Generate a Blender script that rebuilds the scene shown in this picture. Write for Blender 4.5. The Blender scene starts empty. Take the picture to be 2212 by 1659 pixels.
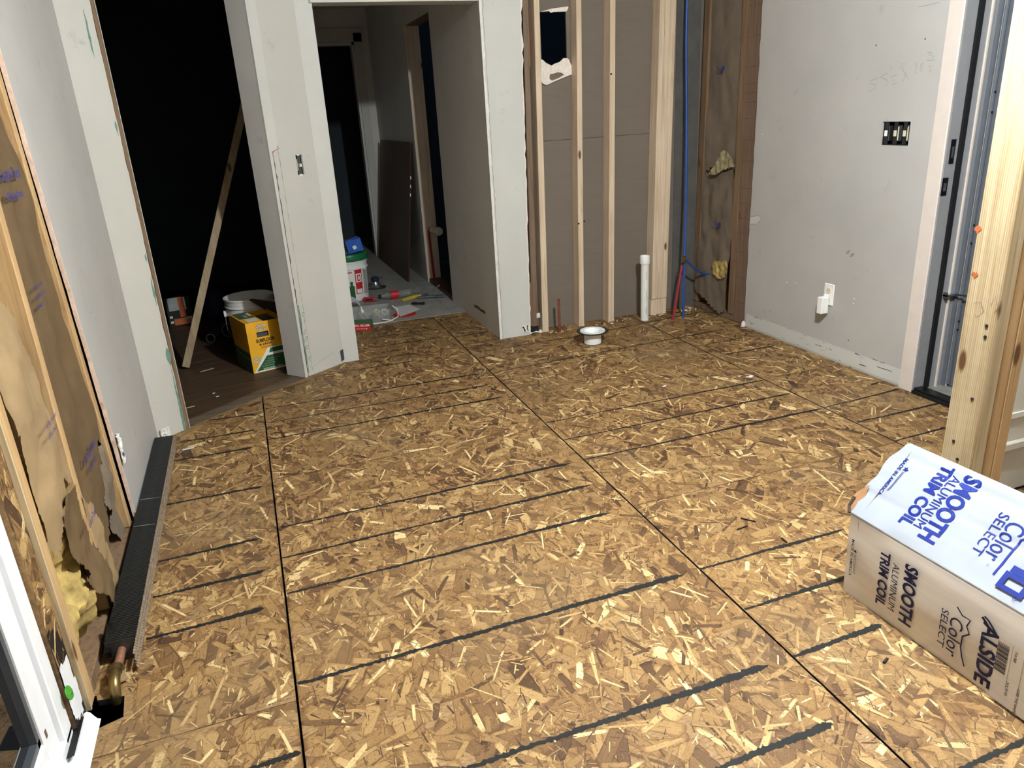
import bpy, bmesh, math, random
import numpy as np
from mathutils import Vector, Matrix, noise

random.seed(7); rng = np.random.default_rng(11)
sc = bpy.context.scene
COL = sc.collection

# ------------------------------------------------------------------ camera
FPX, PW, PH = 1600.0, 2212.0, 1659.0
CAM = Vector((0, 0, 1.368))
# rows: image right, image down, viewing direction (in world axes)
RV = ((0.9398049554561148, -0.33722328557988424, -0.05520055582000922),
      (-0.1657371965856096, -0.3085699207820177, -0.9366513682563659),
      (0.29882742070980217, 0.8894183827936587, -0.3458859826310394))
cd = bpy.data.cameras.new('camera'); cam = bpy.data.objects.new('camera', cd); COL.objects.link(cam)
cd.sensor_width = 36.0; cd.sensor_fit = 'HORIZONTAL'; cd.lens = 36.0 * FPX / PW
cd.clip_start = 0.02; cd.clip_end = 60
r, d, f = (Vector(v) for v in RV)
m = Matrix.Identity(4)
for i in range(3):
    m[i][0] = r[i]; m[i][1] = -d[i]; m[i][2] = -f[i]; m[i][3] = CAM[i]
cam.matrix_world = m
sc.camera = cam
sc.cycles.diffuse_bounces = 8

# ------------------------------------------------------------------ world, light, exposure
w = bpy.data.worlds.new('night'); sc.world = w; w.use_nodes = True
w.node_tree.nodes['Background'].inputs[0].default_value = (0.42, 0.68, 1.0, 1)
w.node_tree.nodes['Background'].inputs[1].default_value = 0.03
LAMP = Vector((1.30, 1.20, 2.345))
ld = bpy.data.lights.new('ceiling_bulb', 'POINT'); ld.energy = 84; ld.shadow_soft_size = 0.045
ld.color = (0.91, 0.966, 0.985)
lo = bpy.data.objects.new('ceiling_bulb_light', ld); COL.objects.link(lo); lo.location = LAMP
vs = sc.view_settings
vs.view_transform = 'Standard'; vs.look = 'None'; vs.gamma = 1.0; vs.use_curve_mapping = False
vs.exposure = 2.02

# ------------------------------------------------------------------ measuring helpers (photo pixel -> point on a real plane)
def ray(px, py):
    c = ((px - PW / 2) / FPX, (py - PH / 2) / FPX, 1.0)
    return Vector([sum(RV[k][i] * c[k] for k in range(3)) for i in range(3)])
def on(px, py, p0, n):
    v = ray(px, py); n = Vector(n); return CAM + v * ((Vector(p0) - CAM).dot(n) / v.dot(n))
def fl(px, py, z=0.0): return on(px, py, (0, 0, z), (0, 0, 1))
def onx(px, py, x): return on(px, py, (x, 0, 0), (1, 0, 0))
def ony(px, py, y): return on(px, py, (0, y, 0), (0, 1, 0))
def above(px, py, b):                                 # height above a floor point
    b = Vector((b[0], b[1], 0)); n = b.normalized(); return on(px, py, b, n).z

# ------------------------------------------------------------------ materials
def lin(c):
    out = []
    for v in c:
        v = v / 255.0
        out.append(v / 12.92 if v <= 0.04045 else ((v + 0.055) / 1.055) ** 2.4)
    return tuple(out) + (1.0,)
MATS = {}
class NT:
    def __init__(s, name):
        s.m = bpy.data.materials.new(name); s.m.use_nodes = True; s.t = s.m.node_tree
        s.b = s.t.nodes['Principled BSDF']; s._tc = None
    def n(s, typ, **kw):
        nd = s.t.nodes.new(typ)
        for k, v in kw.items(): setattr(nd, k, v)
        return nd
    def l(s, a, b): s.t.links.new(a, b)
    def coord(s, scale=(1, 1, 1), which='Object', rot=(0, 0, 0)):
        if s._tc is None: s._tc = s.n('ShaderNodeTexCoord')
        mp = s.n('ShaderNodeMapping'); mp.inputs['Scale'].default_value = scale; mp.inputs['Rotation'].default_value = rot
        s.l(s._tc.outputs[which], mp.inputs['Vector']); return mp.outputs[0]
    def noise(s, vec, scale, detail=4, rough=0.6, dist=0.0):
        nd = s.n('ShaderNodeTexNoise'); nd.inputs['Scale'].default_value = scale
        nd.inputs['Detail'].default_value = detail; nd.inputs['Roughness'].default_value = rough
        nd.inputs['Distortion'].default_value = dist
        s.l(vec, nd.inputs['Vector']); return nd.outputs[0]
    def ramp(s, fac, stops, interp='LINEAR'):
        nd = s.n('ShaderNodeValToRGB'); e = nd.color_ramp.elements; nd.color_ramp.interpolation = interp
        while len(e) < len(stops): e.new(0.5)
        for k, (p, c) in enumerate(stops): e[k].position = p; e[k].color = c
        s.l(fac, nd.inputs[0]); return nd.outputs[0]
    def mix(s, a, b, fac, mode='MIX'):
        nd = s.n('ShaderNodeMix', data_type='RGBA', blend_type=mode)
        for sock, v in ((nd.inputs[6], a), (nd.inputs[7], b), (nd.inputs[0], fac)):
            if hasattr(v, 'is_output'): s.l(v, sock)
            else: sock.default_value = v
        return nd.outputs[2]
    def bump(s, h, strength, dist=0.002):
        nd = s.n('ShaderNodeBump'); nd.inputs['Strength'].default_value = strength; nd.inputs['Distance'].default_value = dist
        s.l(h, nd.inputs['Height']); s.l(nd.outputs[0], s.b.inputs['Normal'])
    def base(s, c):
        if hasattr(c, 'is_output'): s.l(c, s.b.inputs['Base Color'])
        else: s.b.inputs['Base Color'].default_value = c
W1 = (1, 1, 1, 1); K1 = (0, 0, 0, 1)
def mat(name, rgb, rough=0.6, metal=0.0, var=0.12, scale=14.0, bump=0.0, bscale=120.0, spec=0.35, stretch=(1, 1, 1)):
    if name in MATS: return MATS[name]
    t = NT(name); c = lin(rgb)
    v = t.coord(stretch)
    nz = t.noise(v, scale, 5, 0.62)
    lo_ = tuple(x * (1 - var * 1.6) for x in c[:3]) + (1,); hi_ = tuple(min(1, x * (1 + var)) for x in c[:3]) + (1,)
    t.base(t.ramp(nz, [(0.3, lo_), (0.7, hi_)]))
    t.b.inputs['Roughness'].default_value = rough; t.b.inputs['Metallic'].default_value = metal
    t.b.inputs['Specular IOR Level'].default_value = spec
    if bump: t.bump(t.noise(v, bscale, 3), bump)
    MATS[name] = t.m; return t.m
def wood(name, light, dark, axis=2, rough=0.65, knots=True, ring=9.0):
    if name in MATS: return MATS[name]
    t = NT(name)
    st = [14.0, 14.0, 14.0]; st[axis] = 0.55
    v = t.coord(tuple(st)); g1 = t.noise(v, 3.2, 6, 0.65, 0.6)
    st2 = [75.0] * 3; st2[axis] = 1.2
    g2 = t.noise(t.coord(tuple(st2)), 3.0, 3, 0.7)
    c = t.ramp(g1, [(0.3, lin(dark)), (0.5, lin(light)), (0.72, lin([min(255, x * 1.06) for x in light]))])
    c = t.mix(c, t.ramp(g2, [(0.35, (0.72, 0.66, 0.58, 1)), (0.6, W1)]), 0.55, 'MULTIPLY')
    if knots:
        sk = [9.0] * 3; sk[axis] = 3.2
        vo = t.n('ShaderNodeTexVoronoi', feature='F1'); vo.inputs['Scale'].default_value = 1.0
        t.l(t.coord(tuple(sk)), vo.inputs['Vector'])
        c = t.mix(c, lin((104, 74, 48)), t.ramp(vo.outputs[0], [(0.075, W1), (0.12, K1)]))
    if name == 'stud_pale':                              # straight fine growth lines of the new post
        wv = t.n('ShaderNodeTexWave', bands_direction='Y'); wv.inputs['Scale'].default_value = 58; wv.inputs['Distortion'].default_value = 2.5
        wv.inputs['Detail'].default_value = 2; wv.inputs['Detail Scale'].default_value = 0.6; t.l(t.coord((1, 1, 0.04)), wv.inputs['Vector'])
        c = t.mix(c, t.ramp(wv.outputs['Fac'], [(0.1, (0.66, 0.58, 0.47, 1)), (0.5, W1)]), 0.7, 'MULTIPLY')
    big = t.noise(t.coord((1.3, 1.3, 1.3)), 1.7, 2)
    c = t.mix(c, t.ramp(big, [(0.3, (0.82, 0.8, 0.78, 1)), (0.7, W1)]), 0.8, 'MULTIPLY')
    t.base(c); t.b.inputs['Roughness'].default_value = rough; t.b.inputs['Specular IOR Level'].default_value = 0.25
    t.bump(g2, 0.25, 0.0015)
    MATS[name] = t.m; return t.m
def paint_wall(name, rgb, var=0.05, smudge=(120, 118, 112), sm_lo=0.62):
    t = NT(name); v = t.coord()
    nz = t.noise(v, 1.8, 3); c0 = lin(rgb)
    c = t.ramp(nz, [(0.3, tuple(x * (1 - var * 1.5) for x in c0[:3]) + (1,)), (0.7, tuple(x * (1 + var) for x in c0[:3]) + (1,))])
    sm = t.noise(t.coord((1, 1, 1)), 9.0, 6, 0.7)
    c = t.mix(c, lin(smudge), t.ramp(sm, [(sm_lo, K1), (sm_lo + 0.14, (0.35, 0.35, 0.35, 1))]))
    t.base(c); t.b.inputs['Roughness'].default_value = 0.6; t.b.inputs['Specular IOR Level'].default_value = 0.3
    t.bump(t.noise(v, 260, 2), 0.22, 0.0012)
    MATS[name] = t.m; return t.m

M = MATS
paint_wall('grey_paint', (180, 178, 174)); paint_wall('white_paint', (200, 200, 194), 0.04)
paint_wall('cream_paint', (194, 193, 185), 0.04)
paint_wall('hall_paint', (208, 206, 201), 0.04)
mat('gypsum', (232, 222, 212), 0.9, var=0.1, scale=60, bump=0.6, bscale=200)
mat('pink_gypsum', (236, 208, 188), 0.9, var=0.1, scale=60, bump=0.5, bscale=200)
mat('board_paper', (116, 106, 95), 0.85, var=0.03, scale=6, stretch=(1, 1, 14), bump=0.12, bscale=60)
mat('brown_paper', (118, 104, 90), 0.85, var=0.1, scale=8)
wood('stud', (222, 203, 178), (200, 176, 146)); wood('stud_warm', (196, 164, 120), (168, 134, 92))
wood('stud_pale', (204, 188, 156), (178, 154, 116)); wood('stud_old', (128, 110, 92), (92, 76, 62))
wood('stud_red', (126, 104, 88), (102, 80, 66)); wood('stud_dark', (134, 110, 86), (102, 80, 62))
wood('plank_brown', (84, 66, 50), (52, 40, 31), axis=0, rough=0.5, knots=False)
wood('threshold', (110, 96, 82), (78, 66, 56), axis=0, rough=0.6, knots=False)
wood('lath', (176, 158, 130), (150, 128, 98))
wood('hardboard', (88, 62, 46), (66, 46, 34), rough=0.5, knots=False)
mat('kraft', (104, 84, 58), 0.75, var=0.14, scale=5, bump=0.3, bscale=40)
mat('kraft_dark', (118, 105, 90), 0.75, var=0.14, scale=6, bump=0.35, bscale=30)
mat('kraft_light', (152, 128, 94), 0.7, var=0.14, scale=6, bump=0.35, bscale=30)
mat('fiberglass', (176, 152, 92), 0.95, var=0.35, scale=24, bump=1.0, bscale=70)
mat('fiberglass_pale', (158, 146, 112), 0.95, var=0.25, scale=24, bump=1.0, bscale=70)
mat('black', (22, 22, 24), 0.6); mat('black_gloss', (14, 14, 16), 0.3)
mat('dark_void', (10, 9, 9), 0.95)
mat('slate_paint', (62, 68, 74), 0.8, var=0.04); mat('dark_paint', (70, 76, 90), 0.8, var=0.05)
mat('white_vinyl', (236, 238, 242), 0.35, var=0.02); mat('white_plastic', (240, 240, 238), 0.35, var=0.02)
mat('pvc', (232, 232, 226), 0.35, var=0.05, scale=20); mat('cream_plastic', (214, 206, 178), 0.4, var=0.04)
mat('ivory', (226, 216, 184), 0.4, var=0.04)
mat('copper', (186, 104, 70), 0.42, 0.85, var=0.15, scale=30); mat('copper_dull', (150, 86, 62), 0.5, 0.5, var=0.2, scale=30)
mat('copper_pink', (206, 150, 124), 0.4, 0.7, var=0.2, scale=40)
mat('brass', (140, 120, 80), 0.3, 0.9, var=0.12, scale=40); mat('steel', (170, 172, 176), 0.3, 0.9, var=0.08, scale=30)
mat('dark_steel', (72, 74, 76), 0.45, 0.8, var=0.15, scale=30)
mat('pex_blue', (40, 78, 150), 0.35, var=0.08); mat('pex_red', (150, 40, 52), 0.35, var=0.08)
mat('fin_metal', (66, 66, 66), 0.5, 0.4, var=0.2, scale=20)
mat('fin_edge', (142, 126, 108), 0.5, 0.3, var=0.25, scale=60)
mat('carton_white', (152, 158, 168), 0.45, var=0.03, scale=8)
mat('carton_side', (226, 220, 212), 0.3, var=0.05, scale=3, stretch=(1, 0.6, 16))
mat('cardboard', (150, 112, 78), 0.8, var=0.12); mat('cardboard_dark', (74, 60, 48), 0.8, var=0.12)
mat('ink_blue', (12, 36, 122), 0.5, var=0.05); mat('ink_navy', (16, 18, 66), 0.5, var=0.05)
mat('ink_black', (24, 24, 23), 0.7, var=0.25, scale=50); mat('ink_print', (48, 56, 132), 0.8, var=0.1)
mat('pencil', (118, 116, 112), 0.7, var=0.1)
mat('yellow_carton', (242, 180, 42), 0.5, var=0.05); mat('green_print', (44, 96, 54), 0.5, var=0.06)
mat('white_print', (236, 236, 230), 0.5, var=0.03); mat('black_print', (26, 24, 22), 0.5, var=0.05)
mat('orange_print', (206, 104, 40), 0.45, var=0.08); mat('grey_print', (170, 172, 166), 0.45, var=0.08)
mat('red_print', (196, 40, 46), 0.45, var=0.06); mat('teal_paint', (104, 140, 126), 0.6, var=0.15)
mat('green_plastic', (30, 110, 66), 0.35, var=0.05); mat('bright_green', (62, 150, 46), 0.4, var=0.08)
mat('blue_carton', (36, 96, 190), 0.5, var=0.08); mat('navy_bag', (34, 44, 78), 0.6, var=0.15)
mat('tape_white', (232, 234, 238), 0.5, var=0.05, bump=0.2, bscale=30)
mat('tile_grey', (150, 148, 142), 0.55, var=0.12, scale=8); mat('sill_grey', (124, 122, 116), 0.6, var=0.2, scale=20)
mat('jamb_grey', (142, 142, 143), 0.5, var=0.05); mat('casing_pink', (214, 203, 194), 0.5, var=0.03)
mat('storm_alu', (112, 118, 126), 0.35, 0.4, var=0.05); mat('door_paint', (188, 184, 172), 0.45, var=0.03)
mat('mud_white', (226, 224, 218), 0.8, var=0.08, scale=30, bump=0.5, bscale=90)
mat('plaster_blue', (90, 88, 85), 0.9, var=0.12, scale=12, bump=0.3)
mat('yellow_plastic', (206, 186, 60), 0.4, var=0.1); mat('gunmetal', (92, 96, 102), 0.45, 0.5, var=0.1)
mat('paper', (206, 206, 204), 0.7, var=0.06); mat('orange_ink', (196, 100, 58), 0.7, var=0.2, scale=60)
mat('hatch_ink', (92, 74, 58), 0.8, var=0.1); mat('ceiling_white', (222, 220, 214), 0.9, var=0.03)
mat('edge_seal', (30, 30, 44), 0.7)
mat('panel_edge', (64, 36, 30), 0.8)
mat('rust_block', (168, 108, 76), 0.8, var=0.2, scale=20)

def glassy(name, rgb, rough=0.05, alpha=0.5, spec=0.5):
    t = NT(name); t.base(lin(rgb)); t.b.inputs['Roughness'].default_value = rough
    t.b.inputs['Alpha'].default_value = alpha; t.b.inputs['Specular IOR Level'].default_value = spec
    MATS[name] = t.m
glassy('clear_plastic', (190, 192, 188), 0.2, 0.26); glassy('bottle_plastic', (150, 156, 146), 0.08, 0.4, 0.9)
glassy('film', (200, 200, 200), 0.25, 0.22)
t = NT('window_glass'); t.b.inputs['Base Color'].default_value = (0.012, 0.013, 0.015, 1); t.b.inputs['Roughness'].default_value = 0.03
t.b.inputs['IOR'].default_value = 2.1; MATS['window_glass'] = t.m
t = NT('bulb_glow'); t.b.inputs['Emission Color'].default_value = (1, 0.93, 0.82, 1); t.b.inputs['Emission Strength'].default_value = 30
MATS['bulb_glow'] = t.m

# oriented strand board: strands are separate islands, each with its own wood tone and grain
def osb_mats():
    t = NT('strand')
    at_ = t.n('ShaderNodeAttribute', attribute_name='tone')
    c = t.ramp(at_.outputs['Fac'], [
        (0.0, lin((68, 49, 34))), (0.18, lin((96, 71, 48))), (0.36, lin((123, 94, 61))), (0.50, lin((142, 111, 71))),
        (0.64, lin((156, 125, 81))), (0.80, lin((175, 144, 96))), (0.90, lin((196, 167, 116))), (1.0, lin((228, 205, 155)))])
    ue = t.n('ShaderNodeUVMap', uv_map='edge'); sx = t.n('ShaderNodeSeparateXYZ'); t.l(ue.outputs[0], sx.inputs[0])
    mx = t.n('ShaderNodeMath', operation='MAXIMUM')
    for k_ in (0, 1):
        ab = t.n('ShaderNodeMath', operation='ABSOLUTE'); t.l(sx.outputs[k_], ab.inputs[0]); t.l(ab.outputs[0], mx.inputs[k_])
    c = t.mix(c, t.ramp(mx.outputs[0], [(0.78, W1), (0.98, (0.46, 0.38, 0.32, 1))]), 0.85, 'MULTIPLY')  # strand rims darkened: shadow lines between strands painted in, along with resin
    g = t.noise(t.coord((2.0, 34.0, 1.0), 'UV'), 1.0, 4, 0.7, 0.3)
    c = t.mix(c, t.ramp(g, [(0.28, (0.62, 0.54, 0.45, 1)), (0.52, W1), (0.8, (1.1, 1.08, 1.02, 1))]), 0.75, 'MULTIPLY')
    v = t.coord()
    sp = t.noise(v, 190, 3, 0.7)                      # specks of bark and resin
    c = t.mix(c, lin((84, 58, 40)), t.ramp(sp, [(0.58, K1), (0.66, (0.8, 0.8, 0.8, 1))]))
    sp2 = t.noise(t.coord((1, 1.6, 1)), 120, 4, 0.75, 0.6)
    c = t.mix(c, lin((196, 168, 122)), t.ramp(sp2, [(0.62, K1), (0.70, (0.6, 0.6, 0.6, 1))]))
    mid = t.noise(v, 7.0, 4, 0.6)
    c = t.mix(c, t.ramp(mid, [(0.3, (0.8, 0.76, 0.7, 1)), (0.65, W1)]), 0.6, 'MULTIPLY')
    dust = t.noise(v, 1.5, 5, 0.65)
    c = t.mix(c, lin((138, 118, 88)), t.ramp(dust, [(0.52, K1), (0.72, (0.4, 0.4, 0.4, 1))]))
    t.base(c); t.b.inputs['Roughness'].default_value = 0.62; t.b.inputs['Specular IOR Level'].default_value = 0.28
    t.bump(g, 0.15, 0.001); MATS['strand'] = t.m
    t = NT('osb_core'); v = t.coord()
    n1 = t.noise(t.coord((1, 2.5, 1)), 60, 5, 0.75)
    c = t.ramp(n1, [(0.25, lin((92, 68, 46))), (0.5, lin((138, 108, 70))), (0.75, lin((176, 146, 100)))])
    t.base(c); t.b.inputs['Roughness'].default_value = 0.7; t.bump(n1, 0.3); MATS['osb_core'] = t.m
osb_mats()

# ------------------------------------------------------------------ mesh helpers
WLOC = {}
class MB:
    def __init__(s): s.v = []; s.f = []
    def add(s, vs_, fs_):
        k = len(s.v); s.v += [Vector(q) for q in vs_]; s.f += [tuple(i + k for i in ff) for ff in fs_]; return s
    def box(s, x0, x1, y0, y1, z0, z1):
        return s.hexa([(x0, y0, z0), (x1, y0, z0), (x1, y1, z0), (x0, y1, z0)], [(x0, y0, z1), (x1, y0, z1), (x1, y1, z1), (x0, y1, z1)])
    def hexa(s, lo4, hi4):
        return s.add(list(lo4) + list(hi4), [(3, 2, 1, 0), (4, 5, 6, 7), (0, 1, 5, 4), (1, 2, 6, 5), (2, 3, 7, 6), (3, 0, 4, 7)])
    def obox(s, c, ax, ay, az, hx, hy, hz):
        c = Vector(c); ax = Vector(ax).normalized() * hx; ay = Vector(ay).normalized() * hy; az = Vector(az).normalized() * hz
        q = lambda i, j, k: c + ax * i + ay * j + az * k
        return s.hexa([q(-1, -1, -1), q(1, -1, -1), q(1, 1, -1), q(-1, 1, -1)], [q(-1, -1, 1), q(1, -1, 1), q(1, 1, 1), q(-1, 1, 1)])
    def tube(s, pts, rad, n=12, caps=True, radii=None):
        pts = [Vector(q) for q in pts]; k0 = len(s.v); up = None
        for i, q in enumerate(pts):
            tg = (pts[min(i + 1, len(pts) - 1)] - pts[max(i - 1, 0)]).normalized()
            if up is None:
                up = Vector((0, 0, 1)) if abs(tg.z) < 0.9 else Vector((1, 0, 0))
            up = (up - tg * up.dot(tg)).normalized(); sd = tg.cross(up)
            rr = radii[i] if radii else rad
            for a in range(n):
                t_ = 2 * math.pi * a / n; s.v.append(q + up * (math.cos(t_) * rr) + sd * (math.sin(t_) * rr))
        for i in range(len(pts) - 1):
            for a in range(n):
                b = (a + 1) % n; s.f.append((k0 + i * n + a, k0 + i * n + b, k0 + (i + 1) * n + b, k0 + (i + 1) * n + a))
        if caps:
            s.f.append(tuple(k0 + a for a in range(n))[::-1]); e = k0 + (len(pts) - 1) * n; s.f.append(tuple(e + a for a in range(n)))
        return s
    def lathe(s, prof, c, n=28, axis=(0, 0, 1), close=False):
        ax = Vector(axis).normalized(); u = ax.orthogonal().normalized(); w_ = ax.cross(u); c = Vector(c); k0 = len(s.v); L = len(prof)
        for rr, h in prof:
            for a in range(n):
                t_ = 2 * math.pi * a / n; s.v.append(c + ax * h + u * (rr * math.cos(t_)) + w_ * (rr * math.sin(t_)))
        for i in range(L if close else L - 1):
            j = (i + 1) % L
            for a in range(n):
                b = (a + 1) % n; s.f.append((k0 + i * n + a, k0 + i * n + b, k0 + j * n + b, k0 + j * n + a))
        return s
    def prism(s, pts, off):
        pts = [Vector(q) for q in pts]; off = Vector(off); n = len(pts)
        return s.add(pts + [q + off for q in pts], [tuple(range(n))[::-1], tuple(range(n, 2 * n))] + [(i, (i + 1) % n, n + (i + 1) % n, n + i) for i in range(n)])
    def grid(s, P, nu, nv):                            # P(i,j) -> point
        k0 = len(s.v)
        for i in range(nu + 1):
            for j in range(nv + 1): s.v.append(Vector(P(i, j)))
        for i in range(nu):
            for j in range(nv):
                a = k0 + i * (nv + 1) + j; s.f.append((a, a + nv + 1, a + nv + 2, a + 1))
        return s
    def build(s, name, mt, parent=None, smooth=False, base=None, solid=0.0, bevel=0.0):
        me = bpy.data.meshes.new(name)
        if parent is not None: off = WLOC[parent.name]
        elif base is not None: off = Vector(base)
        else:
            xs = [q.x for q in s.v]; ys = [q.y for q in s.v]; off = Vector(((min(xs) + max(xs)) / 2, (min(ys) + max(ys)) / 2, min(q.z for q in s.v)))
        me.from_pydata([tuple(q - off) for q in s.v], [], s.f); me.update()
        bm = bmesh.new(); bm.from_mesh(me); bmesh.ops.recalc_face_normals(bm, faces=bm.faces)
        if solid: bmesh.ops.solidify(bm, geom=bm.faces[:], thickness=solid)
        if bevel: bmesh.ops.bevel(bm, geom=bm.edges[:], offset=bevel, segments=1, affect='EDGES', clamp_overlap=True)
        bm.to_mesh(me); bm.free()
        if smooth:
            me.polygons.foreach_set('use_smooth', [True] * len(me.polygons)); me.set_sharp_from_angle(angle=math.radians(38))
        me.materials.append(MATS[mt] if isinstance(mt, str) else mt)
        o = bpy.data.objects.new(name, me); COL.objects.link(o)
        if parent is not None: o.parent = parent; WLOC[o.name] = off
        else: o.location = off; WLOC[o.name] = off
        return o
def tag(o, label, cat=None, group=None, kind=None):
    o['label'] = label
    if cat: o['category'] = cat
    if group: o['group'] = group
    if kind: o['kind'] = kind
    return o
def empty(name, loc, label, cat, group=None, kind=None):
    o = bpy.data.objects.new(name, None); COL.objects.link(o); o.location = loc; o.empty_display_size = 0.05
    WLOC[o.name] = Vector(loc); return tag(o, label, cat, group, kind)
def jag(p, q, n, amp, nrm, keep=True):                 # ragged line from p to q
    p = Vector(p); q = Vector(q); nrm = Vector(nrm)
    return [p.lerp(q, i / n) + nrm * ((random.random() - 0.5) * 2 * amp if 0 < i < n or not keep else 0) for i in range(n + 1)]
def ribbon(pts, wd, nrm, mb=None, ragged=0.0):
    mb = mb or MB(); pts = [Vector(q) for q in pts]; nrm = Vector(nrm).normalized(); L = []; R_ = []
    for i, q in enumerate(pts):
        tg = (pts[min(i + 1, len(pts) - 1)] - pts[max(i - 1, 0)]).normalized(); sd = nrm.cross(tg).normalized()
        ww = wd[i] if isinstance(wd, (list, tuple)) else wd
        L.append(q + sd * (ww / 2 + ragged * random.uniform(-1, 1))); R_.append(q - sd * (ww / 2 + ragged * random.uniform(-1, 1)))
    n = len(pts)
    mb.add(L + R_, [(i, i + 1, n + i + 1, n + i) for i in range(n - 1)]); return mb
def text(s_, o0, u, v, height, width, mt, parent, name='lettering', bold=0.0, shear=0.0, lift=0.0006, space=1.0, mapper=None):
    """flat lettering; o0 = left end of baseline, u = reading direction, v = up, height = cap height, width = total length"""
    cu = bpy.data.curves.new('t', 'FONT'); cu.body = s_; cu.offset = bold; cu.shear = shear; cu.space_character = space; cu.resolution_u = 3; cu.fill_mode = 'FRONT'
    ob = bpy.data.objects.new('t', cu); COL.objects.link(ob)
    dg = bpy.context.evaluated_depsgraph_get(); me0 = bpy.data.meshes.new_from_object(ob.evaluated_get(dg))
    vs_ = [q.co.copy() for q in me0.vertices]; fs_ = [tuple(p_.vertices) for p_ in me0.polygons]
    bpy.data.objects.remove(ob); bpy.data.curves.remove(cu); bpy.data.meshes.remove(me0)
    xs = [q.x for q in vs_]; x0, x1 = min(xs), max(xs); cap = 0.73 if s_.upper() == s_ else max(q.y for q in vs_)
    u = Vector(u).normalized(); v = Vector(v).normalized(); nn = u.cross(v).normalized(); o0 = Vector(o0)
    if mapper: mb = MB(); mb.add([mapper((q.x - x0) / (x1 - x0) * width, q.y / cap * height) for q in vs_], fs_); return mb.build(name, mt, parent)
    mb = MB(); mb.add([o0 + u * ((q.x - x0) / (x1 - x0) * width) + v * (q.y / cap * height) + nn * lift for q in vs_], fs_)
    return mb.build(name, mt, parent)

# ================================================================== SETTING
H = 2.44
def slab(plane, c0, c1, us, vs_, holes=(), ju0=None, ju1=None, O=None, U=None, N=None):
    """board made of welded cells; plane 'x': u=y, plane 'y': u=x, 'f': free frame O,U,N ; c0 front, c1 back"""
    us = sorted(set(us)); vs_ = sorted(set(vs_)); nu, nv = len(us) - 1, len(vs_) - 1
    def P(i, j, c):
        u = us[i]; v = vs_[j]
        if i == 0 and ju0: u = ju0(v)
        if i == nu and ju1: u = ju1(v)
        if plane == 'x': return (c, u, v)
        if plane == 'y': return (u, c, v)
        return Vector(O) + Vector(U) * u + Vector(N) * c + Vector((0, 0, v))
    idx = {}; mb = MB()
    def vid(i, j, s):
        k = (i, j, s)
        if k not in idx: idx[k] = len(mb.v); mb.v.append(Vector(P(i, j, c0 if s == 0 else c1)))
        return idx[k]
    solid = lambda i, j: 0 <= i < nu and 0 <= j < nv and not any(a - 1e-6 <= us[i] and us[i + 1] <= b + 1e-6 and c - 1e-6 <= vs_[j] and vs_[j + 1] <= d_ + 1e-6 for a, b, c, d_ in holes)
    for i in range(nu):
        for j in range(nv):
            if not solid(i, j): continue
            for s in (0, 1): mb.f.append(tuple(vid(a, b, s) for a, b in ((i, j), (i + 1, j), (i + 1, j + 1), (i, j + 1))))
            for (di, dj, e) in ((-1, 0, ((i, j), (i, j + 1))), (1, 0, ((i + 1, j), (i + 1, j + 1))), (0, -1, ((i, j), (i + 1, j))), (0, 1, ((i, j + 1), (i + 1, j + 1)))):
                if not solid(i + di, j + dj): mb.f.append((vid(*e[0], 0), vid(*e[1], 0), vid(*e[1], 1), vid(*e[0], 1)))
    return mb
def steps(a, b, st): n = max(1, int(round((b - a) / st))); return [a + (b - a) * i / n for i in range(n + 1)]
def rough_fn(base, slope, amp, seed, fine=0.02):
    def g(z): return base + slope * z + amp * noise.noise((seed, z / fine, 0.3)) + amp * noise.noise((seed + 9, z / (fine * 4), 0.3))
    return g

XL, XR, YB = -0.566, 2.857, 4.335                       # left drywall face, right drywall face, stud wall face
D0, D1, D2, D3, D4, J0 = (Vector(q) for q in ((-0.566, 3.585, 0), (-0.449, 3.68, 0), (0.16, 4.183, 0), (0.407, 4.355, 0), (0.496, 4.355, 0), (0.069, 4.294, 0)))

# ---------------- floor: subfloor slab + OSB panels
floor = empty('floor', (1.2, 1.5, 0), 'oriented strand board subfloor of large panels with black ink lines', 'floor', kind='structure')
MB().box(-0.7, 3.2, -1.9, 9.6, -0.16, -0.03).build('subfloor', 'dark_void', floor)
def diag_y(x): return 3.69 + 0.795 * (x + 0.449)          # board edge at the oak threshold
def clip(poly, a, b, c):                                 # keep a*x+b*y<=c
    out = []
    for i in range(len(poly)):
        p, q = poly[i], poly[(i + 1) % len(poly)]; fp, fq = a * p[0] + b * p[1] - c, a * q[0] + b * q[1] - c
        if fp <= 0: out.append(p)
        if (fp <= 0) != (fq <= 0): k = fp / (fp - fq); out.append((p[0] + (q[0] - p[0]) * k, p[1] + (q[1] - p[1]) * k))
    return out
DG = (-0.795, 1.0, 3.69 + 0.795 * 0.449)                  # y - .795x <= c
G = 0.0030
PANELS = []                                              # (x0,x1,y0,y1,clips,excluded boxes)
for x0, x1, ys in ((-0.60, -0.083, (-1.8, 1.603, 4.2)), (-0.083, 1.141, (-1.8, 0.48, 2.92, 5.12)), (1.141, 2.362, (-1.8, 2.105, 3.37, 5.12)), (2.362, 2.875, (-1.8, 0.53, 2.962, 4.43))):
    for a, b in zip(ys, ys[1:]): PANELS.append((x0 + G, x1 - G, a + .0009, b - .0009))
def panel_poly(x0, x1, y0, y1):
    p = [(x0, y0), (x1, y0), (x1, y1), (x0, y1)]
    if x0 < 1.0: p = clip(p, *DG) if x1 < 0 else p
    return p
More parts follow.
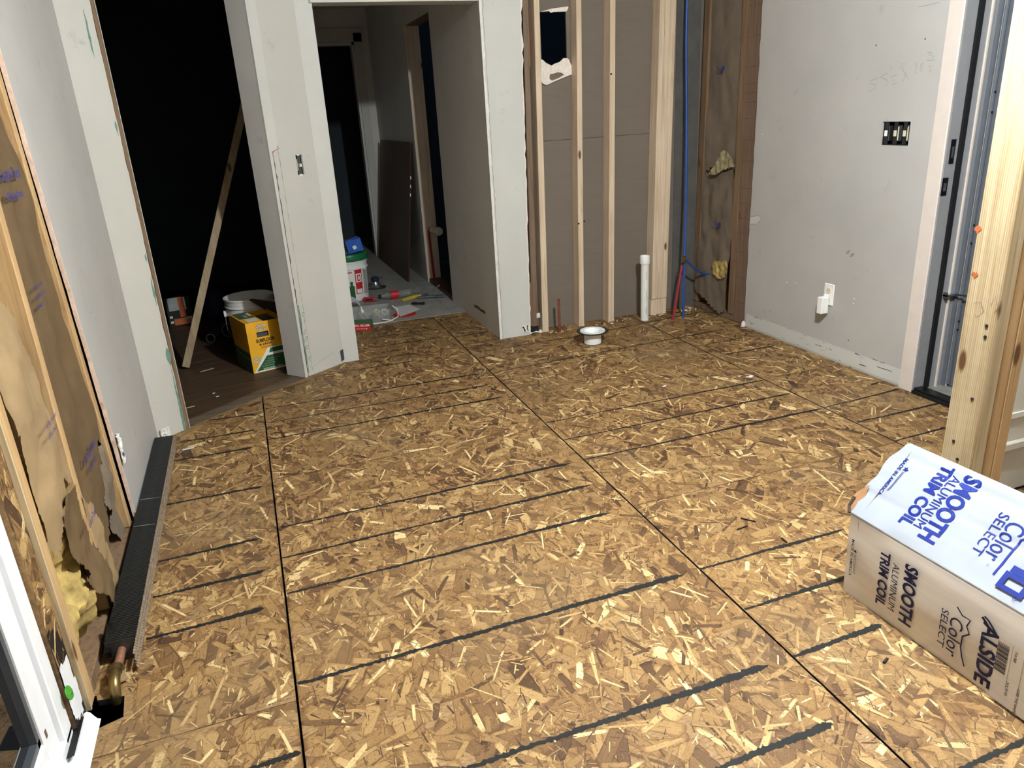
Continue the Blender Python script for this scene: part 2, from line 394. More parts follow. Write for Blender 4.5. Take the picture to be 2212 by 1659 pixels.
def strands(x0, x1, y0, y1, keep, parent, seed, wall_x=None):
    g = np.random.default_rng(seed); area = (x1 - x0) * (y1 - y0); V = []; UV = []; ED = []; TN_ = []
    #        cover  length       width        height       tone mean, spread, bright share, dark share
    specs = ((3.0, .09, .20, .022, .056, .0002, .0005, .50, .17, .02, .03), (.42, .05, .12, .008, .022, .0005, .0008, .50, .19, .07, .07),
             (.13, .012, .04, .0015, .005, .0008, .0010, .48, .2, .14, .25), (.075, .05, .14, .004, .011, .0008, .0010, .6, .15, .40, .08))
    for cov, l0, l1, w0, w1, za, zb, tm, ts, tb, td in specs:
        n = int(area * cov / ((l0 + l1) / 2 * (w0 + w1) / 2))
        if not n: continue
        cx = g.uniform(x0, x1, n); cy = g.uniform(y0, y1, n); L = g.uniform(l0, l1, n); W_ = g.uniform(w0, w1, n)
        al = np.where(g.random(n) < .5, np.pi / 2 + g.normal(0, .65, n), g.uniform(0, np.pi, n)); z = np.sort(g.uniform(za, zb, n))
        k = np.array([[-.5, -.38], [.0, -.5], [.46, -.45], [.5, .1], [.44, .48], [.0, .46], [-.46, .5], [-.52, .08]]); m_ = len(k)
        lu = k[:, 0] * L[:, None] * g.uniform(.84, 1.05, (n, m_)); lv = k[:, 1] * W_[:, None] * g.uniform(.7, 1.1, (n, m_))
        c, s = np.cos(al)[:, None], np.sin(al)[:, None]
        X = np.clip(cx[:, None] + lu * c - lv * s, x0, x1); Y = np.clip(cy[:, None] + lu * s + lv * c, y0, y1)
        ok = keep(X, Y).all(axis=1)
        tone = g.normal(tm, ts, n); r_ = g.random(n); tone = np.where(r_ < tb, g.uniform(.85, 1.0, n), np.where(r_ > 1 - td, g.uniform(.02, .22, n), tone))
        V.append(np.stack([X, Y, np.repeat(z[:, None], m_, 1)], 2)[ok]); off = g.uniform(0, 50, (n, 1)); UV.append(np.stack([lu * 12 + off, lv * 12 + off], 2)[ok])
        # grain keeps metres; edge layer runs -1..1 over the flake
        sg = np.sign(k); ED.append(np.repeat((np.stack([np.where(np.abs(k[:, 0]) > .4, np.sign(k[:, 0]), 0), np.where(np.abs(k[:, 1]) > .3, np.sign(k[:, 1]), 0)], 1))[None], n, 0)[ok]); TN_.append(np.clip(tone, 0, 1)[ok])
    V = np.concatenate(V).reshape(-1, 3); UV = np.concatenate(UV).reshape(-1, 2); ED = np.concatenate(ED).reshape(-1, 2); TN_ = np.concatenate(TN_); n = len(V) // 8
    me = bpy.data.meshes.new('strands'); me.vertices.add(len(V)); V = np.stack([wall_x + V[:, 2], V[:, 0], V[:, 1]], 1) if wall_x is not None else V; V = V - np.array(WLOC[parent.name]); me.vertices.foreach_set('co', V.astype(np.float32).ravel())
    me.loops.add(len(V)); me.loops.foreach_set('vertex_index', np.arange(len(V), dtype=np.int32)); me.polygons.add(n)
    me.polygons.foreach_set('loop_start', np.arange(0, len(V), 8, dtype=np.int32)); me.update(calc_edges=True)
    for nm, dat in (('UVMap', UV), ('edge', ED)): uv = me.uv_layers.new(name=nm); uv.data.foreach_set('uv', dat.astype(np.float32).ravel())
    at_ = me.attributes.new('tone', 'FLOAT', 'FACE'); at_.data.foreach_set('value', TN_.astype(np.float32))
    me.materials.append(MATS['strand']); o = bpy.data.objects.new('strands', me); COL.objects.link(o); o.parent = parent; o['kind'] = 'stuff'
    return o
ELB = (-0.60, -0.475, 1.60, 1.80)                         # cut-out for the heating pipe
PO = []
for k, (x0, x1, y0, y1) in enumerate(PANELS):
    poly = [(x0, y0), (x1, y0), (x1, y1), (x0, y1)]
    if x0 < 0.9 and y1 > 3.5:
        poly = clip(poly, *DG)
        if x1 > 0.5: poly = [(x0, y0), (x1, y0), (x1, y1), (0.41, y1), (0.41, 4.37), (0.16, diag_y(0.16)), (x0, diag_y(x0))]
    if x0 < -0.5 and abs(y0 - 1.603) < 0.01: poly = [(x0, 1.83), (-0.575, 1.83), (-0.57, 1.81), (-0.505, 1.80), (-0.498, 1.72), (-0.56, 1.70), (-0.575, 1.70), (x0, 1.70), (x0, y0), (x1, y0)] + [q for q in poly if q[1] > 2]
    p = MB().prism([(a, b, -0.018) for a, b in poly], (0, 0, 0.018)).build('osb_panel', 'osb_core', floor)
    p.data.materials.append(MATS['edge_seal'])
    for f_ in p.data.polygons:
        if abs(f_.normal.z) < .5: f_.material_index = 1
    PO.append((p, x0, x1, y0, y1))
    if x0 < -0.5:
        def keep(X, Y): return (Y < 3.69 + 0.795 * (X + 0.449) - .001) & ~((X < -0.500) & (Y > 1.70) & (Y < 1.83))
    elif x0 < 0.9 and y1 > 3.5:
        def keep(X, Y): return (Y < 3.69 + 0.795 * (X + 0.449) - .001) & ~((Y > 4.18) & (X < 0.41) & (Y > 4.17 + (X - .16) * .8))  | ((X > 0.415))
    else:
        def keep(X, Y): return X > -9
    ya = max(y0, 0.15)
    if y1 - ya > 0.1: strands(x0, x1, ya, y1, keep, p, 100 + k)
def panel_at(x, y):
    for p, x0, x1, y0, y1 in PO:
        if x0 - .004 <= x <= x1 + .004 and y0 - .004 <= y <= y1 + .004: return p
    return PO[0][0]
INK = [((774, 734), (936, 712), .6), ((774, 755), (955, 729), .8), ((690, 812), (900, 779), .7), ((573, 884), (1037, 807), .9), ((576, 914), (1057, 832), .8), ((580, 950), (1090, 857), 1.),
       ((608, 1140), (1235, 1000), 1.), ((608, 1207), (1280, 1047), 1.), ((620, 1283), (1320, 1107), 1.), ((643, 1479), (1482, 1240), 1.15), ((990, 1666), (1660, 1438), 1.25), ((1520, 1674), (1797, 1563), 1.2),
       ((450, 908), (550, 895), .9), ((388, 956), (552, 929), .9), ((376, 996), (546, 967), 1.), ((358, 1091), (568, 1051), 1.1), ((342, 1214), (560, 1164), 1.15), ((330, 1291), (574, 1233), 1.15), ((316, 1382), (571, 1315), 1.15), ((520, 1668), (650, 1624), 1.1),
       ((982, 729), (1056, 716), .7), ((1000, 745), (1120, 725), .6), ((1019, 763), (1240, 728), .6), ((1240, 728), (1509, 675), .75), ((1066, 805), (1582, 708), .7), ((1552, 769), (1673, 747), .8), ((1501, 749), (1607, 729), .5),
       ((1179, 914), (1652, 821), .8), ((1218, 951), (1712, 849), .85), ((1260, 994), (1778, 882), 1.), ((1778, 882), (1942, 841), .8), ((1852, 913), (2045, 868), .9), ((1933, 953), (2043, 924), .8),
       ((1510, 1230), (1823, 1144), .9), ((1608, 1317), (1835, 1246), 1.), ((1714, 1420), (1904, 1350), 1.05), ((2066, 1664), (2230, 1594), 1.0)]
for a, b, k in INK:
    A, B = fl(*a), fl(*b); L = (B - A).length; n = max(8, int(L / .006)); pts = []; wd = []
    ph = random.random() * 9
    for i in range(n + 1):
        q = i / n; p = A.lerp(B, q); p.z = .0013; p.y += .003 * noise.noise((ph, q * 9 * L, 0)); pts.append(p)
        ww = .0145 * k * (0.62 + .62 * q) * (1 + .35 * noise.noise((ph + 3, q * L * 16, 1)))
        if q > .965: ww *= max(.15, (1 - q) / .035)
        wd.append(ww)
    p = panel_at(*((A + B) / 2).xy); ribbon(pts, wd, (0, 0, 1), ragged=.0026 * k).build('ink_line', 'ink_black', p)

# oak threshold and dark room floor
def off2(p, n, d_): return Vector((p[0] + n[0] * d_, p[1] + n[1] * d_, 0))
th0, th1 = Vector((-0.449, diag_y(-0.449) + .004, 0)), Vector((0.16, diag_y(0.16) + .004, 0)); dn = Vector((-0.622, 0.783, 0))
MB().prism([th0 + Vector((0, 0, -.018)), th1 + Vector((0, 0, -.018)), th1 + dn * .085 + Vector((-.01, 0, -.018)), th0 + dn * .085 + Vector((0, 0, -.018))], (0, 0, .020)).build('trim_1', 'threshold')
tag(bpy.data.objects['trim_1'], 'worn greyish wood threshold strip across the diagonal doorway', 'threshold', kind='structure')
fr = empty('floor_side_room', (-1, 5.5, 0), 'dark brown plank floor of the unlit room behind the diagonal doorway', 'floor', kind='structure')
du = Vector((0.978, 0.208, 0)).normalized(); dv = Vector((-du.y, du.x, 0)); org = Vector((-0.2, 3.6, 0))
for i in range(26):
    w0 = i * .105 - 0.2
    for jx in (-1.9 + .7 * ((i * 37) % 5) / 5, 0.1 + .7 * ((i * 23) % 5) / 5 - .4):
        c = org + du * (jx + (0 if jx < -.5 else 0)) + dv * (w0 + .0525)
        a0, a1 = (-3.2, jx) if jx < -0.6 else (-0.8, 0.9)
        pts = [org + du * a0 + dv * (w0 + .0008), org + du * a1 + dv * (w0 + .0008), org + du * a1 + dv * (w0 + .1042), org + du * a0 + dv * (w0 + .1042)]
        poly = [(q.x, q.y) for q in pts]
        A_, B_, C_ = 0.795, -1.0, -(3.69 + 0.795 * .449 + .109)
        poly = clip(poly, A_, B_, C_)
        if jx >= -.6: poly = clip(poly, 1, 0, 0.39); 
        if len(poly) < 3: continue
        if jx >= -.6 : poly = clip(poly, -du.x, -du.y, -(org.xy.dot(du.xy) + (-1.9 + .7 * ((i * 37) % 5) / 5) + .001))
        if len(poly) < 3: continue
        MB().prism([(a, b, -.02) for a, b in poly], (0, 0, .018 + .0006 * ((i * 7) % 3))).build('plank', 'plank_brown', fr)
# hall floor
fh = empty('floor_hallway', (0.9, 6.5, 0), 'dusty pale grey plank floor of the hallway beyond the wide opening', 'floor', kind='structure')
MB().box(-5, .39, 3.3, 9, -.06, -.022).build('subfloor', 'dark_void', fr)
xs = [0.40, 0.70, 1.00, 1.30, 1.395 + .1]
for a, b in zip(xs, xs[1:]):
    for c, d_ in ((5.125, 6.3), (6.303, 7.3), (7.303, 9.4)):
        MB().box(a + .001, b - .001, c + .001, d_, -.02, .003).build('floor_tile', 'tile_grey', fh)

# ---------------- ceiling and unseen shell
tag(MB().box(-0.75, 3.1, -1.9, 4.5, H, H + .05).build('ceiling', 'ceiling_white'), 'plain white ceiling above the stripped room', 'ceiling', kind='structure')
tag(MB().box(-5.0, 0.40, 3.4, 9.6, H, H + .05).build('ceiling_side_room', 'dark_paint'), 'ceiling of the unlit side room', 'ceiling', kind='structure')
tag(MB().box(0.40, 1.52, 4.5, 9.6, 2.36, 2.41).build('ceiling_hallway', 'hall_paint'), 'dim ceiling of the hallway', 'ceiling', kind='structure')
tag(MB().box(-0.75, 3.1, -1.95, -1.85, 0, H).build('wall_front', 'grey_paint'), 'plain grey wall behind the camera', 'wall', kind='structure')
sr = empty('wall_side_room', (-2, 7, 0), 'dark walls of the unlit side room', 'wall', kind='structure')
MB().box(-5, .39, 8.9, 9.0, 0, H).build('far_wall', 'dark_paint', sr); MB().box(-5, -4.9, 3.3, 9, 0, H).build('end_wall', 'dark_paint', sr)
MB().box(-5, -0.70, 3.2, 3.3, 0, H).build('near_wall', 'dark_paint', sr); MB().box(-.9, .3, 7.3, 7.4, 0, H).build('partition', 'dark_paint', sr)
br = empty('wall_back_room', (3, 7, 0), 'dark painted wall of the room behind the stripped partition', 'wall', kind='structure')
MB().box(1.52, 5.0, 7.2, 7.3, 0, 4.4).build('far_wall', 'slate_paint', br); MB().box(4.9, 5.0, 4.5, 7.2, 0, 4.4).build('end_wall', 'slate_paint', br)  # room left roofless so the blue sky light tints its dark walls
MB().box(1.52, 4.9, 4.45, 7.2, -.05, -.012).build('floor_boards', 'hardboard', br)

# ---------------- left wall
wl = empty('wall_left', (-0.6, 2.6, 0), 'left wall, half grey drywall and half stripped to studs and insulation', 'wall', kind='structure')
zs = steps(0, H, .03); e1 = rough_fn(2.762, -.105, .006, 3.1, .03)
slab('x', XL, XL - .0125, [2.7, 2.78, 3.0, 3.3, 3.585], zs, ju0=e1).build('drywall', 'grey_paint', wl)
slab('x', XL - .0005, XL - .0125, [2.69, 2.7], zs, ju0=lambda z: e1(z) - .0035, ju1=lambda z: e1(z) + .001).build('drywall_edge', 'pink_gypsum', wl)
U = (D1 - D0).normalized(); N = Vector((U.y, -U.x, 0)) * -1
slab('f', 0, .0125, [0, .07, (D1 - D0).length], zs, ju1=rough_fn((D1 - D0).length, 0, .0025, 5.2, .03), O=D0, U=U, N=N).build('return_drywall', 'cream_paint', wl)
UN = Vector((U.y, -U.x, 0))
MB().prism([D1 + U * .003 + N * .002, D1 + U * .019 + N * .002, D1 + U * .019 + N * .14, D1 + U * .003 + N * .14], (0, 0, H)).build('door_jamb', 'stud_dark', wl)
MB().prism([D1 + U * .0192 - N * .001, D1 + U * .0215 - N * .001, D1 + U * .0215 + N * .14, D1 + U * .0192 + N * .14], (0, 0, H)).build('jamb_paint_edge', 'white_paint', wl)
L_ = (D1 - D0).length
tp = []
for z0, z1, w0 in ((.0, .33, .014), (.33, .42, .022), (.62, .75, .010), (.82, .86, .008), (1.36, 1.42, .01), (1.66, 1.84, .010)):
    n = max(5, int((z1 - z0) / .015)); pts = []; wd = []
    for i in range(n + 1):
        z = z0 + (z1 - z0) * i / n; q = math.sin(math.pi * min(1, max(0.05, i / n if z0 > .01 else .5 + .5 * i / n)))
        dz = .012 if z0 < 1.5 else .035
        p = D0 + U * (L_ - dz + (.004 if z0 < 1.5 else 0)) - N * .0006; p.z = z; pts.append(p); wd.append(w0 * q)
    ribbon(pts, wd, UN, ragged=.002).build('old_green_paint', 'teal_paint', wl)
MB().grid(lambda i, j: D0 + U * (.01 + .006 * i) - N * (.004 + .010 * random.random()) + Vector((0, 0, .005 + .008 * j + random.random() * .003)), 8, 6).build('torn_plaster', 'mud_white', wl, solid=.004)
# framing of the stripped bay
def stud(name, x0, x1, y0, y1, z0, z1, mt, parent, dx=0.0, dy=0.0):
    lo4 = [(x0, y0, z0), (x1, y0, z0), (x1, y1, z0), (x0, y1, z0)]; hi4 = [(a + dx, b + dy, z1) for a, b, _ in lo4]
    return MB().hexa(lo4, hi4).build(name, mt, parent, bevel=.0025)
XS = XL - .0127
stud('stud', XS - .089, XS, 2.675, 2.713, .04, H, 'stud_warm', wl, dy=-.20)
stud('stud', XS - .089, XS, 2.165, 2.203, .04, H, 'stud_warm', wl, dy=.08)
stud('stud', XS - .089, XS, 1.788, 1.832, .0, H, 'stud_warm', wl, dy=.012)
MB().box(XS - .012, XS + .0005, 1.779, 1.7875, .0, H).build('stud_edge', 'stud_pale', wl)
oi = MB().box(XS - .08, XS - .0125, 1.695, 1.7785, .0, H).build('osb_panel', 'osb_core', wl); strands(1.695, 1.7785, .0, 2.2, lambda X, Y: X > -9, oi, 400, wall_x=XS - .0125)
stud('bottom_plate', XS - .089, XS - .004, 1.835, 2.70, .0, .038, 'stud_dark', wl)
MB().box(-0.80, -0.668, -1.9, 3.3, 0, H).build('sheathing', 'osb_core', wl)
def lumpy(name, mt, parent, y0, y1, z0, z1, x, amp, seed, nu=26, nv=44, sc_=9):
    def P(i, j):
        y = y0 + (y1 - y0) * i / nu; z = z0 + (z1 - z0) * j / nv
        e = min(1, 4 * min(i / nu, 1 - i / nu) + .15) * min(1, 5 * min(j / nv, 1 - j / nv) + .1)
        return (x - .05 * (1 - e) + amp * (noise.fractal((y * sc_ + seed, z * sc_, seed), 1.0, 2.0, 4) - .1), y + .008 * noise.noise((z * 30, y * 30, seed)), z + .01 * noise.noise((y * 25, z * 25, seed + 4)))
    return MB().grid(P, nu, nv).build(name, mt, parent, smooth=True)
lumpy('insulation_batt', 'fiberglass', wl, 1.828, 2.24, .012, .60, -.606, .05, 2.0)
lumpy('insulation_batt', 'fiberglass_pale', wl, 1.825, 2.17, .60, 2.4, -.640, .04, 5.0)
lumpy('insulation_batt', 'fiberglass', wl, 2.20, 2.68, .03, 2.4, -.640, .03, 8.0)
def inside(poly, y, z):
    c = False
    for i in range(len(poly)):
        (a, b), (p, q) = poly[i], poly[i - 1]
        if (b > z) != (q > z) and y < (p - a) * (z - b) / (q - b) + a: c = not c
    return c
def sheet(name, mt, parent, poly, fx, st=.014, jitter=.004, plane='x', seed=0):
    """torn, wavy paper: cells inside a (u,v) outline; fx(u,v) = out-of-plane coordinate"""
    us = [p[0] for p in poly]; vs_ = [p[1] for p in poly]; u0, v0 = min(us), min(vs_); nu = int((max(us) - u0) / st) + 1; nv = int((max(vs_) - v0) / st) + 1
    idx = {}; mb = MB()
    def vid(i, j):
        if (i, j) not in idx:
            u = u0 + i * st + jitter * noise.noise((i * 1.7, j * 1.3, seed)); v = v0 + j * st + jitter * noise.noise((i * 1.1, j * 1.9, seed + 5))
            c = fx(u, v); idx[(i, j)] = len(mb.v); mb.v.append(Vector((c, u, v) if plane == 'x' else (u, c, v)))
        return idx[(i, j)]
    for i in range(nu):
        for j in range(nv):
            if inside(poly, u0 + (i + .5) * st, v0 + (j + .5) * st): mb.f.append((vid(i, j), vid(i + 1, j), vid(i + 1, j + 1), vid(i, j + 1)))
    return mb.build(name, mt, parent, smooth=True)
def wav(x, a, s, seed): return lambda u, v: x + a * noise.fractal((u * s, v * s * .6, seed), 1.0, 2.0, 3)
k1 = sheet('kraft_facing', 'kraft', wl, [(2.205, .22), (2.26, .10), (2.30, .15), (2.36, .10), (2.41, .06), (2.44, .16), (2.50, .24), (2.53, .36), (2.60, .34), (2.655, .42), (2.645, .9), (2.60, 1.3), (2.50, 2.4), (2.27, 2.4), (2.23, 1.2)], wav(-.592, .018, 5, 1.0))
sheet('kraft_tear', 'kraft_dark', wl, [(2.47, .24), (2.55, .10), (2.60, .02), (2.66, .03), (2.70, .30), (2.66, .44), (2.56, .38)], wav(-.600, .03, 9, 3.0), st=.01)
def pq(pts, x=-.585): return [(onx(a_, b_, x).y, onx(a_, b_, x).z) for a_, b_ in pts]
k2 = sheet('kraft_facing', 'kraft_light', wl, pq([(-70, 560), (-30, 610), (0, 650), (28, 700), (62, 780), (100, 880), (110, 930), (148, 1005), (154, 1045), (128, 1035), (140, 1085), (121, 1118), (120, 1205), (104, 1185), (60, 1040), (0, 860), (-70, 640)]), lambda u, v: -.583 + .022 * math.exp(-((u - 1.98) / .11) ** 2 - ((v - .62) / .25) ** 2) + .014 * noise.fractal((u * 8, v * 6, 4), 1.0, 2.0, 3), st=.010)
sheet('kraft_tear', 'kraft', wl, pq([(140, 1075), (156, 1050), (175, 1100), (205, 1170), (232, 1240), (258, 1320), (262, 1345), (240, 1330), (225, 1292), (204, 1275), (188, 1252), (202, 1238), (172, 1204), (155, 1170), (124, 1120)], -.572), lambda u, v: -.570 + .012 * math.sin(v * 14) + .012 * noise.fractal((u * 9, v * 7, 6), 1.0, 2.0, 3), st=.008, jitter=.005)
sheet('kraft_tear', 'kraft_light', wl, pq([(176, 1075), (196, 1090), (225, 1150), (262, 1270), (268, 1300), (250, 1285), (222, 1215), (200, 1160)], -.578), lambda u, v: -.578 + .015 * noise.fractal((u * 9, v * 7, 16), 1.0, 2.0, 3), st=.008, jitter=.005)
for y, z, s_, h_, w_, p_, xx in ((2.33, .44, 'CertainTeed', .026, .17, k1, -.578), (2.36, .405, 'Glass Fiber', .016, .11, k1, -.578), (2.31, .98, 'FACING TO INTERIOR', .010, .10, k1, -.578), (2.31, .955, 'DO NOT LEAVE EXPOSED', .010, .10, k1, -.578), (2.30, .93, 'FLAMMABLE', .010, .06, k1, -.578),
                             (1.95, .70, 'THIS SIDE TOWARD', .010, .11, k2, -.545), (1.95, .675, 'LIVING SPACE', .010, .09, k2, -.545), (2.28, 1.27, 'CertainTeed', .03, .20, k1, -.576), (2.30, 1.22, 'fiberglass', .02, .16, k1, -.576), (2.07, .36, 'ertainTeed', .02, .10, k2, -.545)):
    text(s_, (xx, y, z), (0, 1, 0), (0, 0, 1), h_, w_, 'ink_print', p_, 'print', bold=.01)
# pencil oval on the grey drywall and small scuffs
pc = onx(186, 630, XL + .0008)
ribbon([pc + Vector((0, .055 * math.cos(a / 32 * 6.283), .075 * math.sin(a / 32 * 6.283))) for a in range(33)], .0012, (1, 0, 0)).build('pencil_oval', 'pencil', wl)
for y, z in ((3.05, 1.02), (3.2, .62), (3.1, .5), (3.3, 1.5)):
    ribbon([(XL + .0008, y + .012 * i, z + .012 * math.sin(i * 1.9)) for i in range(6)], .0012, (1, 0, 0)).build('pencil_scribble', 'pencil', wl)
# torn drywall blob with blue tape at the cut edge
b0 = onx(255, 960, XL + .004)
MB().grid(lambda i, j: (XL + .002 + .008 * random.random(), b0.y - .01 + .010 * i + .004 * random.random(), b0.z - .075 + .012 * j + .004 * random.random()), 3, 9).build('torn_plaster', 'mud_white', wl, solid=.005)
ribbon([(XL + .014, b0.y - .004, b0.z - .03), (XL + .014, b0.y + .004, b0.z - .05)], .016, (1, 0, 0)).build('blue_tape', 'pex_blue', wl)

# ---------------- diagonal pier between the two openings
wd_ = empty('wall_diagonal', (0.3, 4.3, 0), 'cream painted pier between the diagonal doorway and the hallway opening', 'wall', kind='structure')
U2 = (D3 - D2).normalized(); L2 = (D3 - D2).length; N2 = Vector((-U2.y, U2.x, 0))
swc = on(648, 356, D2, N2); swu = (swc - D2).dot(U2); swz = swc.z
hw, hh = .021, .052
slab('f', 0, .0125, [0, swu - hw, swu + hw, L2 - .03, L2], steps(0, swz - hh, .06) + [swz - hh, swz + hh] + steps(swz + hh, H, .08), holes=[(swu - hw, swu + hw, swz - hh, swz + hh)], ju0=rough_fn(.004, 0, .003, 7.7, .02), O=D2, U=U2, N=N2).build('face_drywall', 'cream_paint', wd_)
U3 = Vector((1, 0, 0))
MB().prism([D3, D4, D4 + Vector((0, .0125, 0)), D3 + Vector((0, .0125, 0))], (0, 0, H)).build('corner_drywall', 'white_paint', wd_)
MB().box(D4.x - .0125, D4.x, D4.y + .0125, 4.475, 0, H).build('return_drywall', 'cream_paint', wd_)
ju = (J0 - D2).normalized(); jn = Vector((ju.y, -ju.x, 0))
def jb(a, b, t0, t1): return [D2 + ju * a + jn * t0, D2 + ju * b + jn * t0, D2 + ju * b + jn * t1, D2 + ju * a + jn * t1]
sgn = 1 if (D2 + ju * .05 + jn * .1 - D3).length < (D2 + ju * .05 - jn * .1 - D3).length else -1
jn = jn * sgn
MB().prism(jb(-.004, .143, 0, .018), (0, 0, H)).build('door_jamb', 'hall_paint', wd_)
MB().prism(jb(-.006, .002, -.001, .0185), (0, 0, H)).build('jamb_edge', 'white_paint', wd_)
MB().prism([J0 + jn * .02, D3 + N2 * .10, Vector((.41, 4.475, 0)), Vector((.3, 4.55, 0))], (0, 0, H)).build('pier_core', 'dark_void', wd_)
notch = on(590, 330, D2, N2); zn = notch.z
q0 = D2 + U2 * .012 - N2 * .004; 
MB().prism([q0 + Vector((0, 0, zn + .004)), q0 + U2 * .048 + Vector((0, 0, zn + .02)), q0 + U2 * .048 + Vector((0, 0, H)), q0 + Vector((0, 0, H))], N2 * .004).build('casing_remnant', 'white_paint', wd_)
ribbon([D2 + U2 * .018 - N2 * .0046 + Vector((0, 0, zn + .002)), D2 + U2 * .034 - N2 * .0008 + Vector((0, 0, zn + .012)), D2 + U2 * .060 - N2 * .0046 + Vector((0, 0, zn + .026))], .012, N2, ragged=.003).build('torn_paper', 'rust_block', wd_)
for uu, z0, z1, w0, mt in ((.060, .02, zn + .02, .0018, 'hatch_ink'), (.0225, .0, zn, .012, 'hatch_ink'), (.031, .02, .42, .009, 'teal_paint')):
    n = int((z1 - z0) / .02); pts = [D2 + U2 * (uu + .0035 * noise.noise((uu * 90, i * .7, 1))) - N2 * .0009 + Vector((0, 0, z0 + (z1 - z0) * i / n)) for i in range(n + 1)]
    ribbon(pts, [w0 * (.4 + abs(noise.noise((i * .9, uu * 40, 3))) * 1.6) for i in range(n + 1)], N2).build('paint_scar', mt, wd_)
ribbon([D2 + U2 * (.07 + .012 * i) - N2 * .0009 + Vector((0, 0, .050 + .0045 * i * (0.2 if i < 3 else .6))) for i in range(14)], .0012, N2).build('baseboard_line', 'pencil', wd_)
sp = D2 + U2 * (L2 - .022) - N2 * .002
MB().prism([sp + Vector((0, 0, .012)), sp + U2 * .024 + Vector((0, 0, .02)), sp + U2 * .024 + Vector((0, 0, .085)), sp + Vector((0, 0, .08))], N2 * .0015).build('corner_bead_patch', 'gunmetal', wd_)
for z in (.10, .17, .22, .26, .36):
    c = D2 + U2 * (.045 + .01 * random.random()) - N2 * .001 + Vector((0, 0, z)); ribbon([c + U2 * (.008 * math.cos(a)) + Vector((0, 0, .011 * math.sin(a))) for a in np.linspace(0, 5.0, 12)], .0022, N2).build('nail_scar', 'hatch_ink', wd_)
# headers
MB().prism([D1 + Vector((0, 0, 2.05)), D2 + Vector((0, 0, 2.05)), D2 + N * .14 + Vector((0, 0, 2.05)), D1 + N * .14 + Vector((0, 0, 2.05))], (0, 0, H - 2.05)).build('door_header', 'cream_paint', wd_)
MB().box(D4.x - .01, 1.40, 4.34, 4.475, 1.945, H).build('hall_header', 'white_paint', wd_)
MB().box(.28, .40, 4.475, 9.4, 0, H).build('hall_side_wall', 'hall_paint', wd_)

# ---------------- hallway: right wall with a doorway, far end with a cased door
wh = empty('wall_hallway', (1.45, 5.5, 0), 'dim grey hallway wall with an open doorway cut into it', 'wall', kind='structure')
XH = 1.395
eR = rough_fn(1.598, .019, .005, 12.3, .03)
zs2 = steps(0, H, .035)
slab('y', YB - .004, YB + .009, [XH, 1.42, 1.5, 1.6], zs2, ju0=rough_fn(XH, 0, .0015, 4.4, .03), ju1=eR).build('end_drywall', 'white_paint', wh)
slab('y', YB - .0005, YB + .009, [1.59, 1.6], zs2, ju0=lambda z: eR(z) - .001, ju1=lambda z: eR(z) + .006 + .016 * abs(noise.noise((z * 9, 2, 2)))).build('torn_edge', 'gypsum', wh)
slab('x', XH, XH + .0125, [4.345, 4.7, 5.1, 5.478], steps(0, H, .06), ju1=rough_fn(5.478, 0, .004, 6.1, .03)).build('hall_drywall', 'hall_paint', wh)
slab('x', XH, XH + .0125, [6.283, 6.6, 7.2, 7.9], steps(0, H, .2)).build('hall_drywall', 'hall_paint', wh)
MB().box(XH, XH + .0125, 5.478, 6.283, 2.035, H).build('door_header', 'hall_paint', wh)
MB().box(XH + .0125, XH + .115, 5.478, 6.283, 2.03, 2.07).build('header_stud', 'stud_dark', wh)
MB().box(XH + .003, XH + .115, 6.275, 6.315, 0, 2.07).build('door_stud', 'stud', wh)
MB().box(XH + .02, XH + .115, 5.47, 5.50, 0, 2.07).build('door_stud', 'stud_dark', wh)
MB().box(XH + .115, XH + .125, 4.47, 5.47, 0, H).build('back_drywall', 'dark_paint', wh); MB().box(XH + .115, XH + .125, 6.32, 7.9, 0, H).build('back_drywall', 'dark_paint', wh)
MB().box(XH + .01, XH + .115, 5.5, 6.28, -.02, .035).build('door_sill', 'hardboard', wh)
# cracked corner bead on the near corner
for k_, xx in ((1.0, XH + .006), (1.7, XH + .019)):
    ribbon([(xx + .0055 * noise.noise((k_, i * .9, 0)), YB - .0052, i * .025) for i in range(98)], [.001 + .0022 * abs(noise.noise((k_, i * .7, 4))) for i in range(98)], (0, -1, 0)).build('plaster_crack', 'hatch_ink', wh)
slab('y', YB - .009, YB - .004, [XH - .002, XH + .012], zs2, ju0=lambda z: XH - .003, ju1=rough_fn(XH + .011, 0, .006, 22.0, .03)).build('corner_bead', 'mud_white', wh)
MB().grid(lambda i, j: (1.545 + .008 * i + .003 * random.random(), YB - .006 - .006 * random.random(), .02 + .010 * j + .003 * random.random()), 7, 5).build('torn_plaster', 'mud_white', wh, solid=.003)
ribbon([(1.548, YB - .014, .062), (1.558, YB - .014, .05), (1.563, YB - .014, .03)], .008, (0, -1, 0), ragged=.002).build('plaster_hole', 'black', wh)
ribbon([(1.582, YB - .014, .068), (1.580, YB - .014, .05), (1.584, YB - .014, .03)], .006, (0, -1, 0), ragged=.002).build('plaster_hole', 'black', wh)
ribbon([(XH - .001, 4.62 + .02 * i, .105 + .004 * math.sin(i)) for i in range(14)], .020, (1, 0, 0), ragged=.004).build('baseboard_scar', 'hatch_ink', wh)
MB().box(.40, .86, 7.9, 8.0, 0, H).build('far_wall', 'hall_paint', wh); MB().box(1.24, XH + .12, 7.9, 8.0, 0, H).build('far_wall', 'hall_paint', wh); MB().box(.86, 1.24, 7.9, 8.0, 2.07, H).build('far_wall', 'hall_paint', wh)
MB().box(1.5, 1.56, 7.9, 9.4, 0, H).build('room_wall', 'dark_paint', wh); MB().box(.40, 1.5, 9.3, 9.4, 0, H).build('room_wall', 'slate_paint', wh)  # right side wall added out of view to stop sky light leaking in
